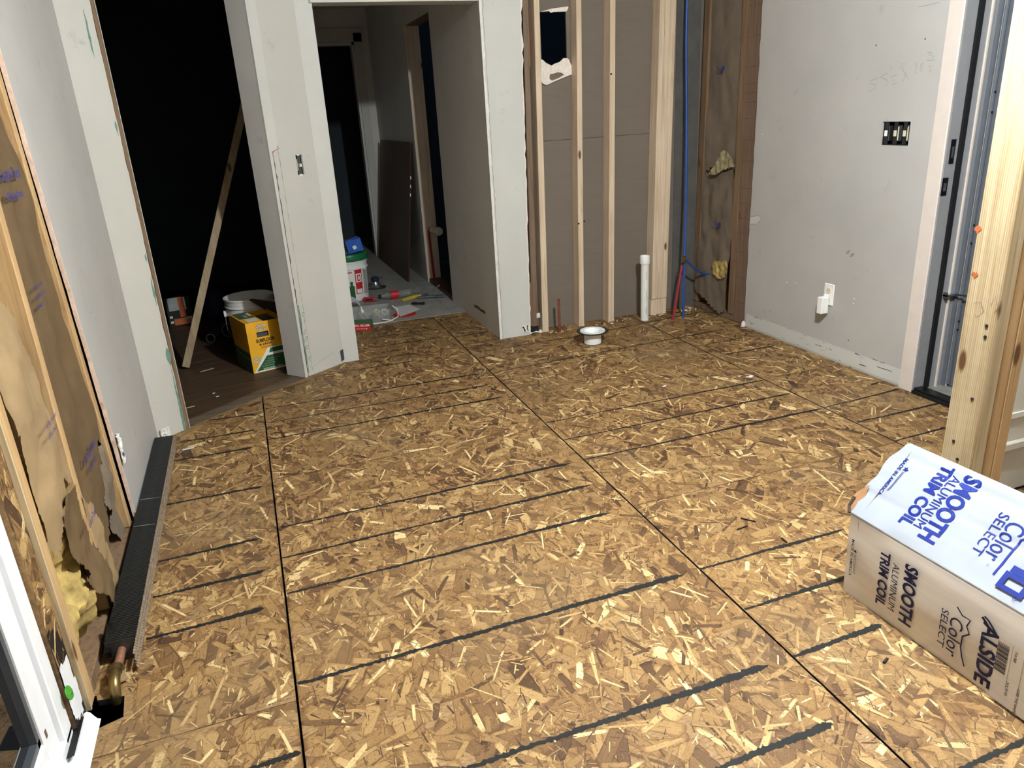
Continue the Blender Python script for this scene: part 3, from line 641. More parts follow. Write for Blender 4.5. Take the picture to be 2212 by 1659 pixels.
t3 = empty('trim_2', (1.2, 7.9, 0), 'pale door casing at the far end of the hallway', 'door casing', kind='structure')
MB().box(1.245, 1.325, 7.878, 7.9, 0, 2.15).build('side_casing', 'cream_paint', t3); MB().box(.70, 1.325, 7.878, 7.9, 2.072, 2.15).build('head_casing', 'cream_paint', t3); MB().box(.72, 1.345, 7.87, 7.9, 2.15, 2.19).build('head_cap', 'cream_paint', t3)
MB().box(1.222, 1.243, 7.885, 8.0, 0, 2.07).build('door_jamb', 'hall_paint', t3); MB().box(.72, 1.243, 7.885, 8.0, 2.045, 2.07).build('door_jamb', 'hall_paint', t3)

# ---------------- back wall: bare studs with the paper back of the next room's drywall
wb = empty('wall_back', (2.2, 4.38, 0), 'bare stud partition backed by brown drywall paper', 'wall', kind='structure')
YP = YB + .0915
hA, hB = ony(1166, 26, YP), ony(1225, 128, YP); seam = ony(1200, 303, YP).z
slab('y', YP, YP + .0125, [1.50, hA.x, hB.x, 2.965], [seam + .001, hB.z - .035, hA.z, H], holes=[(hA.x, hB.x, hB.z - .035, hA.z)]).build('drywall_backing', 'board_paper', wb)
slab('y', YP, YP + .0125, [1.50, 2.965], [0.0, seam - .001]).build('drywall_backing', 'board_paper', wb)
f0 = [ony(x, y, YP - .004) for x, y in ((1166, 128), (1172, 130), (1178, 136), (1190, 142), (1197, 138), (1208, 134), (1216, 126), (1225, 126), (1228, 130), (1231, 138), (1234, 143), (1236, 155), (1236, 160), (1206, 172), (1180, 184), (1173, 182), (1167, 176))]
MB().prism(f0, (0, -.010, 0)).build('torn_drywall', 'gypsum', wb)
f1 = [ony(x, y, YP - .0152) for x, y in ((1188, 160), (1196, 159), (1205, 156), (1212, 157), (1219, 161), (1206, 169), (1192, 174), (1187, 170))]
MB().prism(f1, (0, .001, 0)).build('torn_paper', 'brown_paper', wb)
f2 = [ony(x, y, YP - .003) for x, y in ((1166, 26), (1185, 24), (1189, 28), (1196, 26), (1223, 25), (1227, 17), (1226, 14), (1190, 19))]
MB().prism(f2, (0, -.006, 0)).build('torn_drywall', 'gypsum', wb)
def back_stud(tl, tr, bl, br_, mt, name='stud', z0=0.0, z1=H, dz=.0, ybt=700):
    a, b = ony(tl, 0, YB), ony(tr, 0, YB); c, e = ony(bl, ybt, YB), ony(br_, ybt, YB)
    def xat(p, q, z): return p.x + (q.x - p.x) * (z - p.z) / (q.z - p.z)
    lo4 = [(xat(a, c, z0), YB, z0), (xat(b, e, z0), YB, z0), (xat(b, e, z0), YB + .089, z0), (xat(a, c, z0), YB + .089, z0)]
    hi4 = [(xat(a, c, z1), YB, z1), (xat(b, e, z1), YB, z1), (xat(b, e, z1), YB + .089, z1), (xat(a, c, z1), YB + .089, z1)]
    if dz: lo4 = [(x, y + dz, z) for x, y, z in lo4]; hi4 = [(x, y + dz, z) for x, y, z in hi4]
    return MB().hexa(lo4, hi4).build(name, mt, wb, bevel=.002)
back_stud(1129, 1140.5, 1150, 1163, 'stud_old', dz=.004)
back_stud(1153, 1165, 1172, 1185, 'stud'); back_stud(1245, 1256, 1251, 1262, 'stud'); back_stud(1318.5, 1330, 1314, 1326, 'stud')
zc = ony(1410, 647, YB).z
for (a, b), (c, e) in (((1426, 1437.7), (1408, 1419.4)), ((1438, 1449.7), (1419.7, 1430)), ((1450, 1461.5), (1430.3, 1440))):
    back_stud(a, b, c, e, 'stud', z0=zc, ybt=647)
for (a, b), (c, e) in (((1426, 1446), (1407, 1427)), ((1446.3, 1461.5), (1427.3, 1440))):
    back_stud(a, b, c, e, 'stud', z0=0, z1=zc - .003, ybt=647, dz=.002)
# blocking and old plaster scraps beside the first stud
for za, zb, mt in ((1.60, 1.93, 'rust_block'), (.97, 1.19, 'rust_block')):
    xa = 1.612 + .019 * (za + zb) / 2; MB().box(xa + .012, xa + .042, YB + .012, YB + .08, za, zb).build('nailing_block', mt, wb)
MB().box(1.598, 1.665, YB + .003, YB + .08, .055, .34).build('nailing_block', 'stud_red', wb)
MB().box(1.52, 1.70, YB + .095, YB + .099, 0, H).build('gap_backing', 'dark_void', wb)
MB().grid(lambda i, j: (1.652 + .006 * i, YB + .006 - .004 * random.random(), .10 + .008 * j + .004 * random.random()), 4, 4).build('plaster_scrap', 'mud_white', wb, solid=.003)
MB().grid(lambda i, j: (1.60 + .011 * i, YB - .012 + .012 * j + .003 * random.random(), .004 + .016 * random.random()), 8, 3).build('plaster_scrap', 'mud_white', wb, solid=.003)
MB().box(1.60, 1.66, YB + .0, YB + .02, .012, .05).build('mouse_hole', 'black', wb)
for px, py in ((1320, 160), (1250, 483), (1262, 478)):
    c = ony(px, py, YB); MB().lathe([(.0001, 0), (.006, 0), (.006, .003)], (c.x, YB - .002, c.z), 8, (0, 1, 0)).build('nail_hole', 'black', wb)
# sawdust and plaster crumbs along the sole
for i in range(60):
    x = random.uniform(1.7, 2.85); y = YB - random.uniform(.005, .05) if random.random() < .7 else YB + random.uniform(.0, .06)
    s_ = random.uniform(.003, .009); a = random.random() * 3
    MB().obox((x, y, s_ * .4), (math.cos(a), math.sin(a), 0), (-math.sin(a), math.cos(a), 0), (0, 0, 1), s_, s_ * .45, s_ * .4).build('sawdust_crumb', random.choice(['stud', 'gypsum', 'kraft_light']), wb)

# ---------------- right wall
wr = empty('wall_right', (2.87, 3.2, 0), 'grey drywall on the right with a stripped strip beside the corner', 'wall', kind='structure')
s0, s1 = onx(1907, 263, XR), onx(1961, 315, XR)
ya, yb_, za, zb = s1.y, s0.y, s1.z, s0.z
rR = rough_fn(3.81, -.005, .005, 31.0, .03)
slab('x', XR, XR + .0125, [2.56, ya, yb_, 3.3, 3.81], steps(0, za, .04) + steps(zb, H, .04) + [za, zb], holes=[(ya, yb_, za, zb)], ju1=rR).build('drywall', 'grey_paint', wr)
MB().box(XR, XR + .0125, -1.9, 1.60, 0, H).build('drywall', 'grey_paint', wr); MB().box(XR, XR + .0125, 1.60, 2.56, 2.08, H).build('drywall', 'grey_paint', wr)
MB().box(XR + .09, XR + .10, 2.48, 4.45, 0, H).build('sheathing', 'stud_dark', wr); MB().box(XR + .09, XR + .10, -1.9, 1.6, 0, H).build('sheathing', 'stud_dark', wr)
XF = XR + .014
stud('stud', XF, XF + .075, 3.952, 4.008, .04, H, 'stud_dark', wr, dy=-.012); stud('stud', XF, XF + .075, 4.37, 4.43, .04, H, 'stud_dark', wr, dy=-.06)
ob = MB().box(XF, XF + .012, 3.80, 3.945, .005, H).build('old_board', 'stud_red', wr)
z = .02
while z < 2.0:
    z += random.choice([.05, .09, .12, .16]); ribbon([(XF - .0008, 3.80, z), (XF - .0008, 3.94, z - .004)], .0022, (-1, 0, 0)).build('saw_line', 'hatch_ink', ob)
for y in (3.855, 3.905): ribbon([(XF - .0008, y, .02), (XF - .0008, y - .006, 2.2)], .0016, (-1, 0, 0)).build('saw_line', 'hatch_ink', ob)
MB().box(XF + .005, XF + .085, 3.83, 4.42, 0, .036).build('bottom_plate', 'stud_old', wr)
zt = onx(1555, 375, XF).z; zm = onx(1545, 370, XF).z
fxu = lambda u, v: XF + .012 - .012 * noise.fractal((u * 7, v * 4, 9), 1.0, 2.0, 3)
kb = sheet('kraft_facing', 'kraft_dark', wr, [(4.01, .06), (4.08, .02), (4.16, .05), (4.27, .10), (4.37, .12), (4.36, .5), (4.37, zm - .03), (4.25, zm - .02), (4.12, zm + .0), (4.01, zm + .03)], lambda u, v: XF + .006 - .028 * math.exp(-((v - .15) / .25) ** 2) - .014 * noise.fractal((u * 8, v * 6, 19), 1.0, 2.0, 3), st=.015)
kt = sheet('kraft_facing', 'kraft_dark', wr, [(4.0, zm + .02), (4.12, zm + .03), (4.22, zm + .05), (4.36, zm - .02), (4.33, 1.5), (4.31, 2.4), (3.99, 2.4), (3.99, 1.5)], fxu, st=.02)
def pr(pts, x): return [(onx(a_, b_, x).y, onx(a_, b_, x).z) for a_, b_ in pts]
sheet('insulation_tuft', 'fiberglass_pale', wr, pr([(1531, 376), (1547, 352), (1556, 330), (1564, 324), (1574, 330), (1584, 346), (1586, 360), (1566, 366), (1546, 378)], XF - .02), lambda u, v: XF - .022 - .01 * noise.noise((u * 30, v * 30, 3)), st=.008)
sheet('insulation_tuft', 'fiberglass', wr, pr([(1539, 572), (1546, 562), (1558, 566), (1570, 560), (1573, 588), (1562, 603), (1549, 600), (1541, 590)], XF - .03), lambda u, v: XF - .034 - .014 * noise.noise((u * 30, v * 30, 7)), st=.007)
for px, py, p_ in ((1563, 152, kt), (1555, 488, kb)):
    c = onx(px, py, XF - .014); text('Teed', (XF - .022, c.y + .06, c.z), (0, -1, 0), (0, 0, 1), .022, .055, 'ink_print', p_, 'print', bold=.012)
    MB().box(XF - .023, XF - .0222, c.y - .02, c.y + .002, c.z, c.z + .024).build('print', 'ink_print', p_); text('Insulation', (XF - .022, c.y + .07, c.z - .022), (0, -1, 0), (0, 0, 1), .010, .07, 'ink_print', p_, 'print')
MB().box(2.70, 2.872, YP - .004, YP, 0, H).build('corner_plaster', 'plaster_blue', wb)
# loose white crumb at the drywall toe, chipped patch and stripped baseboard band
MB().lathe([(.001, 0), (.012, .002), (.014, .018), (.008, .034), (.001, .04)], (XR - .012, 3.80, 0.0), 9).build('plaster_crumb', 'gypsum', wr)
slab('x', XR - .0009, XR + .0005, steps(2.57, 3.79, .06), [0.012, .05, .088], ju0=None).build('baseboard_ghost', 'white_paint', wr)
for i in range(26):
    y = random.uniform(2.6, 3.75); z = random.choice([.02, .04, .086, .088, .06]) + random.uniform(-.004, .004); ln = random.uniform(.004, .05)
    ribbon([(XR - .0016, y, z), (XR - .0016, y + ln, z + random.uniform(-.002, .002))], random.uniform(.001, .004), (-1, 0, 0), ragged=.0006).build('scuff_mark', random.choice(['hatch_ink', 'sill_grey', 'ink_black']), wr)
cp = [onx(1622, 468, XR), onx(1640, 466, XR), onx(1644, 474, XR), onx(1634, 484, XR), onx(1620, 484, XR)]
ribbon([Vector((XR - .001, q.y, q.z)) for q in cp], .002, (-1, 0, 0)).build('chipped_paint', 'pencil', wr)
MB().prism([Vector((XR - .0006, q.y, q.z)) for q in cp], (.0003, 0, 0)).build('chipped_patch', 'white_paint', wr)
for px, py in ((1833, 545), (1842, 551)):
    c = onx(px, py, XR); ribbon([(XR - .001, c.y + .014 * math.cos(a * 2.1), c.z + .012 * math.sin(a * 1.7)) for a in range(7)], .0016, (-1, 0, 0)).build('wall_scratch', 'hatch_ink', wr)
for px, py in ((1700, 610), (1719, 611), (1846, 645), (1844, 655), (1893, 98), (1999, 84), (1647, 290), (1833, 735)):
    c = onx(px, py, XR); MB().lathe([(.0001, 0), (.004, 0), (.003, .0012)], (XR - .0012, c.y, c.z), 7, (1, 0, 0)).build('wall_speck', 'white_print' if px not in (1893, 1999, 1833) else 'hatch_ink', wr)
# pencilled measurement  55 1/2 x 18 5/8
z3 = lambda x, y: (1600 + x / 3.606, y / 3.606)
for st in ([(1075, 605), (1010, 630), (1005, 650), (1050, 660), (1045, 690), (995, 712)], [(1145, 572), (1100, 588), (1090, 600), (1135, 620), (1150, 650), (1130, 670)], [(1175, 515), (1172, 545)], [(1165, 600), (1215, 585)], [(1175, 625), (1195, 620), (1180, 660), (1220, 648)],
           [(1255, 530), (1305, 615)], [(1290, 560), (1262, 640)], [(1370, 485), (1364, 580)], [(1425, 490), (1395, 530), (1405, 560), (1420, 540), (1398, 500), (1425, 490)], [(1450, 405), (1495, 412), (1480, 432), (1510, 440), (1490, 458)], [(1450, 470), (1510, 468)], [(1465, 515), (1490, 520), (1472, 540), (1490, 548), (1468, 560)], [(1380, 55), (1460, 40), (1550, 18)], [(1145, 915), (1143, 942)]):
    pts = [onx(*z3(x, y), XR - .0009) for x, y in st]; ribbon(pts, .0013, (-1, 0, 0)).build('pencil_mark', 'pencil', wr)

# ---------------- exterior doorway on the right
YJ = 2.487
tr = empty('trim_3', (2.85, 2.53, 0), 'pale door casing at the end of the grey wall', 'door casing', kind='structure')
MB().box(XR - .016, XR, YJ + .008, YJ + .082, 0, 2.13).build('side_casing', 'casing_pink', tr, bevel=.003)
MB().box(XR - .016, XR, 1.56, YJ + .082, 2.055, 2.13).build('head_casing', 'casing_pink', tr, bevel=.003)
df = empty('door_1', (2.95, 2.06, 0), 'grey entry door frame with black sill and an aluminium storm door', 'door frame', kind='structure')
MB().box(XR - .01, XR + .05, YJ, YJ + .03, 0.0, 2.055).build('side_jamb', 'jamb_grey', df); MB().box(XR - .01, XR + .05, 1.60, 1.63, 0, 2.055).build('side_jamb', 'jamb_grey', df); MB().box(XR - .01, XR + .2, 1.60, YJ + .03, 2.04, 2.08).build('head_jamb', 'jamb_grey', df)
MB().box(XR + .052, XR + .075, YJ - .010, YJ + .03, .02, 2.04).build('weatherstrip', 'black', df)
MB().box(XR + .075, XR + .150, YJ - .008, YJ + .03, .0, 2.04).build('outer_jamb', 'jamb_grey', df); MB().box(XR + .110, XR + .118, YJ - .016, YJ - .006, .0, 2.04).build('stop_bead', 'casing_pink', df)
MB().box(XR + .150, XR + .168, YJ - .028, YJ + .03, .0, 2.04).build('storm_rail', 'storm_alu', df); MB().box(XR + .158, XR + .163, YJ - .034, YJ - .026, .0, 2.04).build('storm_bead', 'casing_pink', df)
MB().box(XR + .168, XR + .20, YJ - .10, YJ + .03, .02, 2.04).build('storm_stile', 'storm_alu', df)
MB().tube([(XR + .160, YJ - .038, .03), (XR + .160, YJ - .038, 2.03)], .008, 8).build('storm_channel', 'storm_alu', df, smooth=True)
for z in (.30, .34, .70, .78, 1.25, 1.33): MB().lathe([(.0001, 0), (.005, 0), (.005, .003)], (XR + .158, YJ - .048, z), 8, (0, 1, 0)).build('screw', 'black', df)
MB().box(XR + .168, XR + .19, 1.63, YJ - .10, .02, 2.04).build('storm_panel', 'navy_bag', df)
MB().box(XR - .012, XR + .045, 1.60, YJ, 0, .028).build('sill', 'black_gloss', df, bevel=.004); MB().box(XR - .02, XR - .012, 1.60, YJ, 0, .016).build('sill_lip', 'black', df)
MB().box(XR + .045, XR + .2, 1.60, YJ, 0, .016).build('sill_plate', 'sill_grey', df)
for zz, h_ in ((1.10, .10), (.955, .075)):
    MB().box(XR + (.008 if zz > 1 else -.011), XR + (.034 if zz > 1 else .02), YJ - .003, YJ + .001, zz - h_ / 2, zz + h_ / 2).build('strike_plate', 'black_gloss', df, bevel=.001)
    MB().box(XR + (.015 if zz > 1 else -.004), XR + (.027 if zz > 1 else .012), YJ - .0042, YJ - .003, zz - h_ * .25, zz + h_ * .2).build('strike_hole', 'gunmetal', df)
c = ony(2040, 640, YJ - .012)
MB().box(XR + .08, XR + .14, YJ - .03, YJ - .008, .462, .470).build('closer_bracket', 'steel', df); MB().box(XR + .08, XR + .086, YJ - .03, YJ - .008, .455, .482).build('closer_bracket', 'steel', df); MB().tube([(XR + .13, YJ - .03, .468), (XR + .15, YJ - .30, .48)], .004, 8).build('closer_rod', 'dark_steel', df)
# inner entry door, swung open beside the camera side of the doorway
dd = empty('door_2', (2.45, 1.64, 0), 'grey panelled entry door swung open behind the wooden post', 'door', kind='structure')
MB().box(2.095, 2.85, 1.625, 1.665, .012, 2.04).build('door_leaf', 'door_paint', dd, bevel=.002); MB().box(2.095, 2.85, 1.63, 1.66, 0.0, .014).build('door_sweep', 'black', dd)
for z0, z1 in ((.30, .95), (1.12, 1.86)):
    for x0, x1 in ((2.19, 2.43), (2.51, 2.76)):
        for a, b, e, g in ((x0, x1, z0, z0 + .018), (x0, x1, z1 - .018, z1), (x0, x0 + .018, z0 + .0185, z1 - .0185), (x1 - .018, x1, z0 + .0185, z1 - .0185)): MB().box(a, b, 1.617, 1.626, e, g).build('panel_moulding', 'white_paint', dd)
pz = fl(2195, 958).z; cmd = ony(2195, 955, 1.62); MB().box(2.11, 2.84, 1.608, 1.626, cmd.z - .022, cmd.z + .008).build('panel_moulding', 'door_paint', dd, bevel=.004)
MB().lathe([(.03, 0), (.03, .006), (.012, .01), (.012, .03), (.027, .04), (.027, .058), (.001, .066)], (2.15, 1.625, 1.03), 16, (0, -1, 0)).build('door_knob', 'steel', dd, smooth=True)

# ---------------- white vinyl patio window at the left edge
wn = empty('window_1', (-0.62, 1.2, 0), 'white vinyl patio window reaching down to the floor at the left edge', 'window', kind='structure')
XW = -0.600
y1w = 1.69
MB().box(XW - .07, XW, y1w - .055, y1w, .03, 2.1).build('frame_side', 'white_vinyl', wn, bevel=.003); MB().box(XW - .07, XW, -.3, y1w - .0, .0, .045).build('frame_sill', 'white_vinyl', wn, bevel=.003)
MB().box(XW - .07, XW, -.3, y1w, 2.05, 2.1).build('frame_head', 'white_vinyl', wn); MB().box(XW - .07, XW, -.3, -.245, .03, 2.1).build('frame_side', 'white_vinyl', wn)
MB().box(XW - .055, XW - .012, y1w - .130, y1w - .058, .047, 2.05).build('sash_stile', 'white_vinyl', wn, bevel=.004); MB().box(XW - .055, XW - .012, -.24, y1w - .1305, .047, .115).build('sash_rail', 'white_vinyl', wn, bevel=.004)
MB().box(XW - .045, XW - .020, y1w - .146, y1w - .130, .115, 2.05).build('glazing_gasket', 'gunmetal', wn); MB().box(XW - .045, XW - .020, -.24, y1w - .130, .115, .131).build('glazing_gasket', 'gunmetal', wn)
MB().box(XW - .042, XW - .036, -.24, y1w - .146, .131, 2.05).build('glass_pane', 'window_glass', wn)
MB().box(XW - .050, XW - .046, -.3, y1w - .14, .12, 2.05).build('night_outside', 'dark_void', wn)
MB().box(XW - .014, XW - .011, y1w - .118, y1w - .108, .115, .135).build('glue_smear', 'kraft', wn)
ft = sheet('flashing_tape', 'tape_white', wn, [(y1w + .002, .05), (y1w + .03, .03), (y1w + .065, .02), (y1w + .085, .05), (y1w + .07, .19), (y1w + .002, .20)], lambda u, v: -.5885 + .002 * noise.noise((u * 20, v * 14, 2)), st=.01)
sheet('black_tape', 'black', wn, [(y1w + .0, .0), (y1w + .10, .0), (y1w + .10, .07), (y1w + .086, .13), (y1w + .075, .26), (y1w + .02, .30), (y1w, .30)], lambda u, v: -.5905, st=.012, jitter=.002)
MB().grid(lambda i, j: (-.60 + .050 * (i / 6), 1.555 + .19 * j / 8 + .012 * math.sin(i * .8), .002 + .014 * math.exp(-((i - 2) / 2.2) ** 2)), 6, 8).build('flashing_tape', 'tape_white', wn, smooth=True)
MB().grid(lambda i, j: (-.612 + .030 * (i / 3), 1.60 + .13 * j / 6, .020 + .002 * i), 3, 6).build('black_tape', 'black', wn)
gw = onx(148, 1497, -.584)
MB().lathe([(.003, 0), (.017, 0), (.018, .0015), (.017, .003), (.003, .004), (.003, 0)], gw, 20, (1, .0, .25)).build('cap_washer', 'bright_green', wn, smooth=True); MB().obox(gw + Vector((.005, 0, 0)), (1, 0, 0), (0, 1, 1), (0, -1, 1), .001, .003, .003).build('screw_head', 'steel', wn)

# ================================================================== THINGS
# ---------------- lamp
lp = empty('ceiling_lamp', (LAMP.x, LAMP.y, H), 'bare bulb in a porcelain holder on the ceiling', 'lamp')
MB().lathe([(.001, 0), (.055, 0), (.06, -.02), (.03, -.05), (.022, -.07), (.001, -.07)], (LAMP.x, LAMP.y, H), 20).build('lamp_holder', 'white_plastic', lp, smooth=True)
MB().lathe([(.014, 0), (.018, -.012), (.012, -.02)], (LAMP.x, LAMP.y, H - .07), 14).build('bulb', 'bulb_glow', lp, smooth=True)

# ---------------- wooden post
pb = Vector((1.68, 1.26, 0)); po = empty('wood_post', (1.74, 1.305, 0), 'post of new lumber studs nailed together behind the white carton', 'post')
a = pb; 
MB().box(1.680, 1.7265, 1.26, 1.3505, 0, H).build('post_board', 'stud_pale', po, bevel=.003)
MB().box(1.7270, 1.7645, 1.262, 1.3505, 0, H).build('post_board', 'stud_warm', po, bevel=.003); MB().box(1.7650, 1.803, 1.261, 1.3505, 0, H).build('post_board', 'stud_warm', po, bevel=.003)
for px, py in ((2106, 590), (2112, 492)):
    c = onx(px, py, 1.679); ribbon([(1.6793, c.y - .008 + .004 * i, c.z - .006 + .004 * (i % 2)) for i in range(5)], [.006, .013, .016, .010, .004], (-1, 0, 0), ragged=.003).build('orange_mark', 'orange_ink', po)
for px, py in ((2165, 778), (2060, 953), (2068, 992), (2128, 728), (2131, 704), (2100, 862)):
    c = onx(px, py, 1.679); 
    if 1.26 < c.y < 1.35: MB().lathe([(.0001, 0), (.0045, 0), (.004, .002)], (1.6785, c.y, c.z), 9, (1, 0, 0)).build('nail_head', 'dark_steel', po)
for st in ([(2140, 660), (2150, 640), (2156, 662), (2148, 676)], [(2103, 655), (2118, 652), (2125, 672), (2112, 684), (2106, 680)]):
    pts = [onx(x, y, 1.6791) for x, y in st]; ribbon(pts, .0012, (-1, 0, 0)).build('pencil_mark', 'pencil', po)

# ---------------- long white carton leaning on the post
B0 = fl(1838, 1106, .262); TH = math.radians(44.5); AX = Vector((-.036, .9993, 0)).normalized(); SX = Vector((AX.y, -AX.x, 0))
TV = (SX * math.cos(TH) + Vector((0, 0, 1)) * math.sin(TH)).normalized(); TN = TV.cross(-AX).normalized()
if TN.z < 0: TN = -TN
wT = (on(1966, 957, B0, TN) - B0).dot(TV)
A0 = fl(1834, 1284); dA = (A0 - B0); dA -= AX * dA.dot(AX)
LB = 1.05
cb = empty('coil_carton', (B0.x + .1, B0.y - .5, 0), 'long white carton of aluminium trim coil tipped against the post', 'carton')
def cbp(s, q, w_=0.0): return B0 - AX * s + TV * w_ + dA * q        # s along length from the far end, q down the side, w across the top
ns, nw = 44, 10
def relief(s, w_):
    h = .0030 * noise.fractal((s * 6, w_ * 9, 1.3), 1.0, 2.0, 2)
    for wc in (.30, .52, .85): h -= .004 * math.exp(-((w_ / wT - wc) / .03) ** 2) * (.6 + .4 * math.sin(s * 9 + wc * 7))
    return h * min(1, w_ / .02, (wT - w_) / .02) if 0 < w_ < wT else 0.0
def skin(s, w_, lift=.0007): return cbp(s, 0, w_) + TN * (relief(s, w_) + lift)
ns, nw = 110, 30
def topP(i, j):
    s = LB * i / ns; w_ = wT * j / nw
    if i == 0: s += -.014 * math.sin(math.pi * min(1, j / nw * 1.02)) + .004 * math.sin(j * .5) + (.010 if j == nw else 0.0)
    return skin(s, w_, 0.0)
MB().grid(topP, ns, nw).build('carton_top', 'carton_white', cb, smooth=True)
SN = TV * 0 + (dA.cross(AX)).normalized()
if SN.x > 0: SN = -SN
def sideP(i, j):
    s = LB * i / ns; q = j / 10; p = cbp(s, q); bulge = .010 * math.sin(math.pi * q) * min(1, s / .15) + .003 * noise.noise((s * 5, q * 4, 2))
    return p + SN * (bulge if 0 < j < 10 else 0)
MB().grid(sideP, ns, 10).build('carton_side', 'carton_side', cb, smooth=True)
C0 = lambda s: cbp(s, 0, wT); Dp = lambda s: cbp(s, 0, wT) + dA * .98
MB().grid(lambda i, j: C0(LB * i / 8).lerp(Dp(LB * i / 8), j / 3), 8, 3).build('carton_back', 'carton_side', cb)
MB().grid(lambda i, j: cbp(LB * i / 8, 1).lerp(Dp(LB * i / 8), j / 3), 8, 3).build('carton_bottom', 'carton_side', cb)
MB().add([cbp(.03, 0), cbp(.03, 1), Dp(.03), C0(.03)], [(0, 1, 2, 3)]).build('end_flap', 'cardboard_dark', cb); MB().add([cbp(LB, 0), cbp(LB, 1), Dp(LB), C0(LB)], [(0, 1, 2, 3)]).build('end_flap', 'cardboard', cb)
MB().prism([cbp(-.004, .02) + SN * .002, cbp(-.022, .0) - TV * .004 + TN * .004, cbp(-.018, -.03, .05), cbp(-.002, -.03, .085), cbp(.004, .0, .06), cbp(.004, .03, .01)], AX * .003).build('torn_flap', 'cardboard', cb)
MB().tube([cbp(-.004, .01) + SN * .002, cbp(-.016, -.01, .012), cbp(-.016, -.04, .035)], .005, 6).build('torn_flap', 'cardboard_dark', cb)
ribbon([cbp(LB * i / 60, .012) + SN * .0028 for i in range(61)], [.004 + .004 * abs(noise.noise((i * .6, 1, 1))) for i in range(61)], SN).build('worn_edge', 'carton_white', cb)
# lettering, top face: reads down the slope, top of the letters towards the camera end
def topt(px, py): q = on(px, py, B0, TN) - B0; return (-q.dot(AX), q.dot(TV))
Zb = lambda x, y: (1820 + x / 4.607, 940 + y / 4.607)
def top_text(s_, a, b, h, mt='ink_blue', bold=0.0, align=None):
    (s_a, w_a), (s_b, w_b) = topt(*Zb(*a)), topt(*Zb(*b)); sm = (s_a + s_b) / 2
    wm = max(w_a, w_b); text(s_, (0, 0, 0), -TV, -AX, h, abs(w_a - w_b), mt, cb, bold=bold, mapper=lambda u, v: skin(sm + h / 2 - (h - v) , wm - u, .0016))
top_text('SMOOTH', (1345, 440), (815, 1045), .046, bold=.035); top_text('ALUMINUM', (1165, 425), (735, 910), .027); top_text('TRIM COIL', (1090, 325), (595, 885), .034, bold=.035)
top_text('MADE IN AMERICA', (655, 240), (350, 585), .011, bold=.01)
top_text('SELECT', (1640, 795), (1310, 1175), .026); top_text('Color', (1770, 895), (1470, 1235), .044)
def top_line(pts, wd, mt='ink_blue', name='print'):
    P = []
    dense = [(p_[0] + (q_[0] - p_[0]) * k_ / 8, p_[1] + (q_[1] - p_[1]) * k_ / 8) for p_, q_ in zip(pts, pts[1:]) for k_ in range(8)] + [pts[-1]]
    for x, y in dense: s, w_ = topt(*Zb(x, y)); P.append(skin(s, w_, .0018))
    ribbon(P, wd, TN).build(name, mt, cb)
top_line([(1500, 1388), (1780, 1045), (1850, 1030), (1835, 985), (1900, 960), (1960, 880)], .005)
top_line([(440, 548), (470, 522), (530, 450), (600, 365)], .0012); top_line([(452, 552), (482, 524), (540, 455), (612, 370)], .0012)
def star(c, u, v, rad, mt):
    pts = [c + u * (math.sin(k * math.pi / 5) * (rad if k % 2 == 0 else rad * .42)) + v * (math.cos(k * math.pi / 5) * (rad if k % 2 == 0 else rad * .42)) for k in range(10)]
    m_ = MB(); m_.add(pts + [c], [(k, (k + 1) % 10, 10) for k in range(10)]); return m_.build('star', mt, cb)
s, w_ = topt(*Zb(632, 342)); star(skin(s, w_, .0025), -TV, -AX, .009, 'ink_blue')
s, w_ = topt(*Zb(1700, 1505)); LS = s
def top_block(s0, w0, ds, dw, bar):                        # hollow rectangle of the maker's mark
    for a0, a1, b0, b1 in ((0, ds, 0, bar), (0, ds, dw - bar, dw), (0, bar, bar, dw - bar), (ds - bar, ds, bar, dw - bar)):
        MB().add([cbp(s0 + a0, 0, w0 + b0) + TN * .0048, cbp(s0 + a1, 0, w0 + b0) + TN * .0048, cbp(s0 + a1, 0, w0 + b1) + TN * .0048, cbp(s0 + a0, 0, w0 + b1) + TN * .0048], [(0, 1, 2, 3)]).build('print', 'ink_blue', cb)
top_block(LS - .03, w_ - .02, .062, .045, .012)
s2, w2 = topt(*Zb(1760, 1325)); MB().add([cbp(s2 - .01, 0, w2 - .018) + TN * .0048, cbp(s2 + .05, 0, w2 - .018) + TN * .0048, cbp(s2 + .05, 0, w2 + .0) + TN * .0048, cbp(s2 - .01, 0, w2 + .0) + TN * .0048], [(0, 1, 2, 3)]).build('print', 'ink_blue', cb)
s3, w3 = topt(*Zb(1724, 1636)); ribbon([cbp(s3 + .005 * math.cos(a), 0, w3 + .005 * math.sin(a)) + TN * .0048 for a in np.linspace(0, 6.283, 14)], .001, TN).build('print', 'ink_blue', cb); text('R', cbp(s3 - .003, 0, w3 + .002) + TN * .003, -TV, -AX, .005, .004, 'ink_blue', cb)
text('TM', cbp(topt(*Zb(1458, 1300))[0] - .004, 0, topt(*Zb(1458, 1300))[1] + .004) + TN * .003, -TV, -AX, .004, .008, 'ink_blue', cb)
